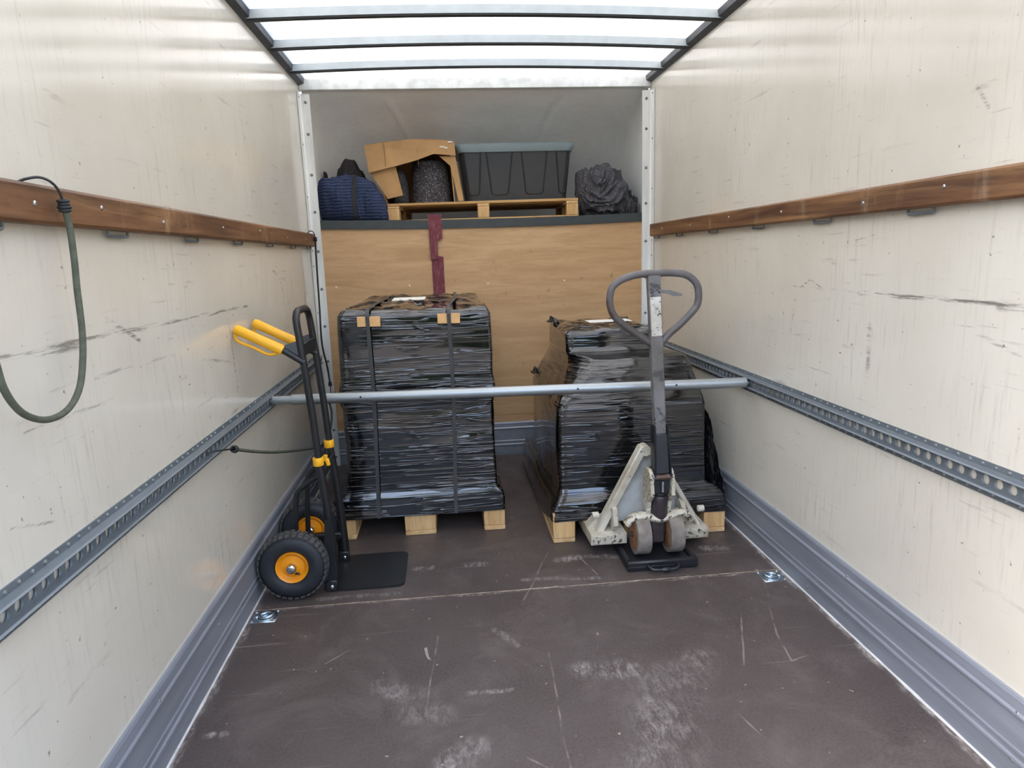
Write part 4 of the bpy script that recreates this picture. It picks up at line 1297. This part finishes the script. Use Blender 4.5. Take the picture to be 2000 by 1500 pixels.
# ================================================================== things on the overcab shelf
ZS = 1.508
def loft_x(name, mat, parent, xs, secs, seed, amp=.012, K=44, freq=7, sq=.6, smooth=70, lo=None, clip=None, off=0.0, fold=0.0):
    """closed body lofted along X; secs: (cy, cz, hy, hz)"""
    n = len(xs)
    def sec(k):
        i = min(int(k), n - 2); f = k - i
        f = f * f * (3 - 2 * f)
        return [a + (b - a) * f for a, b in zip(secs[i], secs[i + 1])], xs[i] + (xs[i + 1] - xs[i]) * (k - i)
    J = 60 if not fold else 110
    vs = []; fs = []
    for j in range(J + 1):
        kk = (n - 1) * j / J if clip is None else clip[0] + (clip[1] - clip[0]) * j / J
        (cy, cz, hy, hz), x = sec(kk)
        e = min(j, J - j) / 5.0 if clip is None else 9
        cap = math.sqrt(max(0, 1 - (1 - min(1, e)) ** 2)) * .85 + .15 if e < 1 else 1
        for k in range(K):
            a = 2 * math.pi * k / K
            c, s = math.cos(a), math.sin(a)
            yy = math.copysign(abs(c) ** sq, c) * hy * cap; zz = math.copysign(abs(s) ** sq, s) * hz * cap
            nz = noise.noise(Vector((x * freq, (cy + yy) * freq, (cz + zz) * freq + seed)))
            rd = 1 - 2 * abs(noise.noise(Vector((x * freq * .6 + 4, (cy + yy) * freq * .6, (cz + zz) * freq * .6 + seed))))
            w = amp * (nz * .8 + rd * .7) + off - (.006 if clip is not None and j in (0, J) else 0)
            if fold:
                q = noise.noise(Vector((x * 4, yy * 4, zz * 4 + seed))) * .22
                f1 = 1 - abs(noise.noise(Vector((x * 5 + q * 9, (cy + yy) * 5, (cz + zz) * 13 + x * 6 + q * 20 + seed)))) * 3.2
                f2 = 1 - abs(noise.noise(Vector((x * 12 + q * 30, (cy + yy) * 6 + 7, (cz + zz) * 7 - x * 9 + seed)))) * 3.2
                w += fold * (max(0, f1) ** 2 + .8 * max(0, f2) ** 2) - fold * .5
            l = math.hypot(yy, zz) or 1
            z_ = cz + zz + zz / l * w
            if lo is not None: z_ = max(z_, lo)
            vs.append((x + amp * .5 * noise.noise(Vector((yy * 9, zz * 9, seed + 3))), cy + yy + yy / l * w, z_))
    for j in range(J):
        for k in range(K):
            k2 = (k + 1) % K
            fs.append((j * K + k, j * K + k2, (j + 1) * K + k2, (j + 1) * K + k))
    fs.append(tuple(range(K))[::-1]); fs.append(tuple(J * K + k for k in range(K)))
    return MB().add(vs, fs).build(name, mat, parent, smooth=smooth)

bl = thing('moving_blanket', (-.80, 4.36, ZS), 'quilted blue moving blanket rolled into a bundle with a dark strap', 'blanket', 'moving blankets on the shelf')
xs = [-1.010, -.95, -.86, -.76, -.69, -.63, -.600]
secs = [(4.38, 1.645, .10, .125), (4.36, 1.655, .125, .142), (4.36, 1.655, .13, .146), (4.35, 1.645, .13, .140), (4.345, 1.635, .12, .128), (4.34, 1.60, .10, .085), (4.34, 1.575, .06, .05)]
loft_x('bundle', M['blue'], bl, xs, secs, 1.2, .020, fold=.008, freq=8, sq=.72, lo=ZS + .001)
loft_x('strap', M['webbing'], bl, xs, secs, 1.2, .020, fold=.008, freq=8, sq=.72, lo=ZS + .0005, clip=(2.70, 2.98), off=.005)
loft_x('folded_end', M['blue'], bl, [-.735, -.71, -.67, -.63, -.60, -.585], [(4.265, 1.60, .03, .08), (4.262, 1.625, .045, .105), (4.262, 1.615, .05, .105), (4.265, 1.59, .05, .08), (4.27, 1.565, .045, .055), (4.275, 1.55, .03, .035)], 2.7, .014, freq=10, sq=.8, lo=ZS + .001)
dk = loft_x('moving_blanket', M['felt_brown'], None, [-.945, -.92, -.87, -.82, -.77, -.735], [(4.68, 1.66, .06, .14), (4.68, 1.70, .09, .17), (4.68, 1.735, .10, .20), (4.68, 1.74, .10, .195), (4.68, 1.70, .09, .16), (4.68, 1.66, .05, .13)], 8.8, .022, freq=8, sq=.7, lo=ZS + .001)
tag(dk, 'dark brown grey blanket heaped behind the blue bundle', 'blanket', 'moving blankets on the shelf')
nb = loft_x('moving_blanket', M['webbing'], None, [-1.018, -1.01, -1.0, -.985, -.968], [(4.62, 1.66, .04, .15), (4.62, 1.69, .05, .17), (4.62, 1.69, .05, .165), (4.62, 1.66, .05, .14), (4.62, 1.62, .03, .10)], 3.1, .006, lo=ZS + .001)
tag(nb, 'black blanket fold wedged between the corner angle and the blue bundle', 'blanket', 'moving blankets on the shelf')
gp_ = loft_x('moving_blanket', M['felt_dark'], None, [.640, .70, .76, .84, .90, .96, .985, 1.01], [(4.50, 1.72, .08, .08), (4.50, 1.675, .14, .145), (4.49, 1.67, .16, .150), (4.48, 1.67, .17, .158), (4.47, 1.645, .16, .135), (4.46, 1.59, .13, .080), (4.45, 1.56, .10, .055), (4.44, 1.565, .07, .07)], 4.4, .028, freq=10, sq=.85, lo=ZS + .001, K=140, fold=.026)
tag(gp_, 'crumpled dark grey felt blanket heaped at the pallet end beside the tote', 'blanket', 'moving blankets on the shelf')

# torn cardboard box with a felt roll inside
ZP = ZS + .1185
cb = thing('cardboard_box', (-.42, 4.6, ZP), 'torn brown cardboard box standing on the shelf pallet beside the tote', 'box')
yf = 4.43
tk = .006
def panel(name, pts, dy=tk, y=yf, mat='card'):
    return MB().prism([(x, y if len(p) == 0 else y + p[0], z) for x, z, *p in pts], (0, dy, 0)).build(name, M[mat], cb, smooth=0)
panel('front_flap', [(-.724, 1.992, .01), (-.58, 2.012, .0), (-.43, 2.022, -.006), (-.28, 2.020, -.004), (-.158, 2.006, .0), (-.152, 1.918, .0), (-.29, 1.930, -.014), (-.40, 1.893, -.02), (-.523, 1.862, -.02), (-.703, 1.824, -.008)])
panel('front_panel', [(-.700, 1.828, .012), (-.535, 1.862, .0), (-.499, 1.684, .0), (-.597, 1.664, .004)], y=yf + .008)
panel('side_strip', [(-.255, 1.918, .016), (-.155, 1.918, .012), (-.113, 1.640, .012), (-.148, 1.640, .012), (-.172, 1.78, .014), (-.19, 1.86, .016)], y=yf)
g = MB(); g.prism([(-.722, yf + .02, 1.985), (-.716, yf + .02, 1.985), (-.600, yf + .02, ZP + .002), (-.606, yf + .02, ZP + .002)], (0, .36, 0)); g.build('side_panel', M['card'], cb, smooth=0)
g = MB(); g.prism([(-.196, yf + .02, 2.0), (-.190, yf + .02, 2.0), (-.168, yf + .02, ZP + .002), (-.174, yf + .02, ZP + .002)], (0, .36, 0)); g.build('side_panel', M['card'], cb, smooth=0)
MB().prism([(-.722, yf + .38, 1.985), (-.190, yf + .38, 2.0), (-.168, yf + .38, ZP + .002), (-.606, yf + .38, ZP + .002)], (0, tk, 0)).build('back_panel', M['card'], cb, smooth=0)
MB().prism([(-.722, yf + .02, 1.985), (-.190, yf + .02, 2.0), (-.190, yf + .02, 2.006), (-.44, yf + .02, 2.018), (-.722, yf + .02, 1.991)], (0, .366, 0)).build('top_panel', M['card'], cb, smooth=0)
for x, z, w in ((-.235, 1.972, .016), (-.212, 1.966, .010), (-.185, 2.000, .014)):
    MB().box(x - w, x + w, yf - .0075, yf - .0055, z - .004, z + .005, 0).build('torn_patch', M['paper'], cb)
for xa in (-.60, -.395):
    MB().tube([(xa, yf - .002, 2.008), (xa + .006, yf - .018, 1.86)], .0016, 6).build('crease', simple('cardboard crease', (152, 116, 74), .8), cb)
# felt roll
g = MB()
def roll_f(u, v):
    a = 2 * math.pi * u
    w = .006 * noise.noise(Vector((math.cos(a) * 3, math.sin(a) * 3, v * 6)))
    tp = 1 - .18 * max(0, v - .55) ** 1.4 * 2.2
    if v > .93: tp *= math.sqrt(max(0.0, 1 - ((v - .93) / .07) ** 2)) * .9 + .1
    fl = 1 + .05 * (1 - v) ** 4
    return Vector((-.312 + .125 * tp * fl * math.cos(a) + w - .015 * v, 4.62 + .125 * tp * fl * math.sin(a) + w, ZP + .001 + .292 * v))
g.grid(roll_f, 48, 40, wrap=True)
ro = g.build('felt_roll', M['felt_roll'], None, smooth=60)
tag(ro, 'speckled grey felt roll standing inside the torn cardboard box', 'blanket roll')
fd = loft_x('folded_blanket', M['felt_dark'], None, [-.578, -.56, -.53, -.495, -.468], [(4.66, 1.72, .05, .08), (4.66, 1.745, .09, .115), (4.66, 1.75, .10, .118), (4.66, 1.74, .09, .11), (4.66, 1.71, .05, .075)], 6.3, .008, lo=ZP + .001)
tag(fd, 'dark folded blanket beside the felt roll inside the cardboard box', 'blanket')

# plastic tote
tt = thing('storage_tote', (.24, 4.66, ZP), 'charcoal plastic storage tote with a slate grey lid on the shelf pallet', 'storage tote')
def rr_loft(levels, r, n=6):
    g = MB(); vs = []; fs = []; m = None
    for z, x0, x1, y0, y1 in levels:
        P = []
        for cx, cy, a0 in ((x1 - r, y0 + r, -math.pi / 2), (x1 - r, y1 - r, 0), (x0 + r, y1 - r, math.pi / 2), (x0 + r, y0 + r, math.pi)):
            for k in range(n + 1):
                a = a0 + math.pi / 2 * k / n
                P.append((cx + r * math.cos(a), cy + r * math.sin(a), z))
        m = len(P); vs += P
    for j in range(len(levels) - 1):
        for i in range(m):
            i2 = (i + 1) % m
            fs.append((j * m + i, j * m + i2, (j + 1) * m + i2, (j + 1) * m + i))
    fs.append(tuple(range(m))[::-1]); fs.append(tuple((len(levels) - 1) * m + i for i in range(m)))
    return g.add(vs, fs)
TY0, TY1 = 4.49, 4.90
def tx(z, side):
    k = (z - ZP) / .33
    return (-.092 - .038 * k) if side < 0 else (.575 + .032 * k)
rr_loft([(ZP + .001, tx(ZP, -1), tx(ZP, 1), TY0 + .030, TY1 - .03), (ZP + .012, tx(ZP, -1) - .006, tx(ZP, 1) + .006, TY0 + .022, TY1 - .022), (ZP + .022, tx(ZP, -1) - .006, tx(ZP, 1) + .006, TY0 + .022, TY1 - .022), (ZP + .026, tx(ZP, -1), tx(ZP, 1), TY0 + .029, TY1 - .029), (ZP + .325, tx(ZP + .33, -1), tx(ZP + .33, 1), TY0, TY1)], .045).build('body', M['tote'], tt, smooth=35)
rr_loft([(ZP + .318, -.140, .614, TY0 - .010, TY1 + .010), (ZP + .345, -.154, .628, TY0 - .022, TY1 + .022), (ZP + .362, -.154, .628, TY0 - .022, TY1 + .022), (ZP + .371, -.146, .620, TY0 - .014, TY1 + .014)], .05).build('lid', M['tote_lid'], tt, smooth=35)
def fy(z): return TY0 + .029 - .029 * (z - ZP - .026) / .30 - .0005
zt_, zb_ = ZP + .318, ZP + .055
for ta, tb2, ba, bb in ((-.145 + .045, .045 - .035, -.075, .005 - .01), (.045, .215, .075, .185), (.275, .445, .300, .415), (.505, .585, .522, .562)):
    pts = [(ta, fy(zt_), zt_), (ba, fy(zb_ + .02), zb_ + .02), (ba + .006, fy(zb_ + .006), zb_ + .006), (ba + .02, fy(zb_), zb_), (bb - .02, fy(zb_), zb_), (bb - .006, fy(zb_ + .006), zb_ + .006), (bb, fy(zb_ + .02), zb_ + .02), (tb2, fy(zt_), zt_)]
    MB().tube(pts, .0048, 8).build('groove_rib', M['groove'], tt)

# small torn scrap on the floor
g = MB(); g.prism([(-.385, 2.035, .001), (-.376, 2.04, .001), (-.368, 1.985, .001), (-.360, 1.965, .001), (-.372, 1.972, .001), (-.380, 2.00, .001)], (0, 0, .0015))
o = g.build('plastic_scrap', simple('pale grey scrap', (150, 146, 142), .6), None, smooth=0)
tag(o, 'thin pale torn plastic scrap lying on the open brown floor', 'scrap')
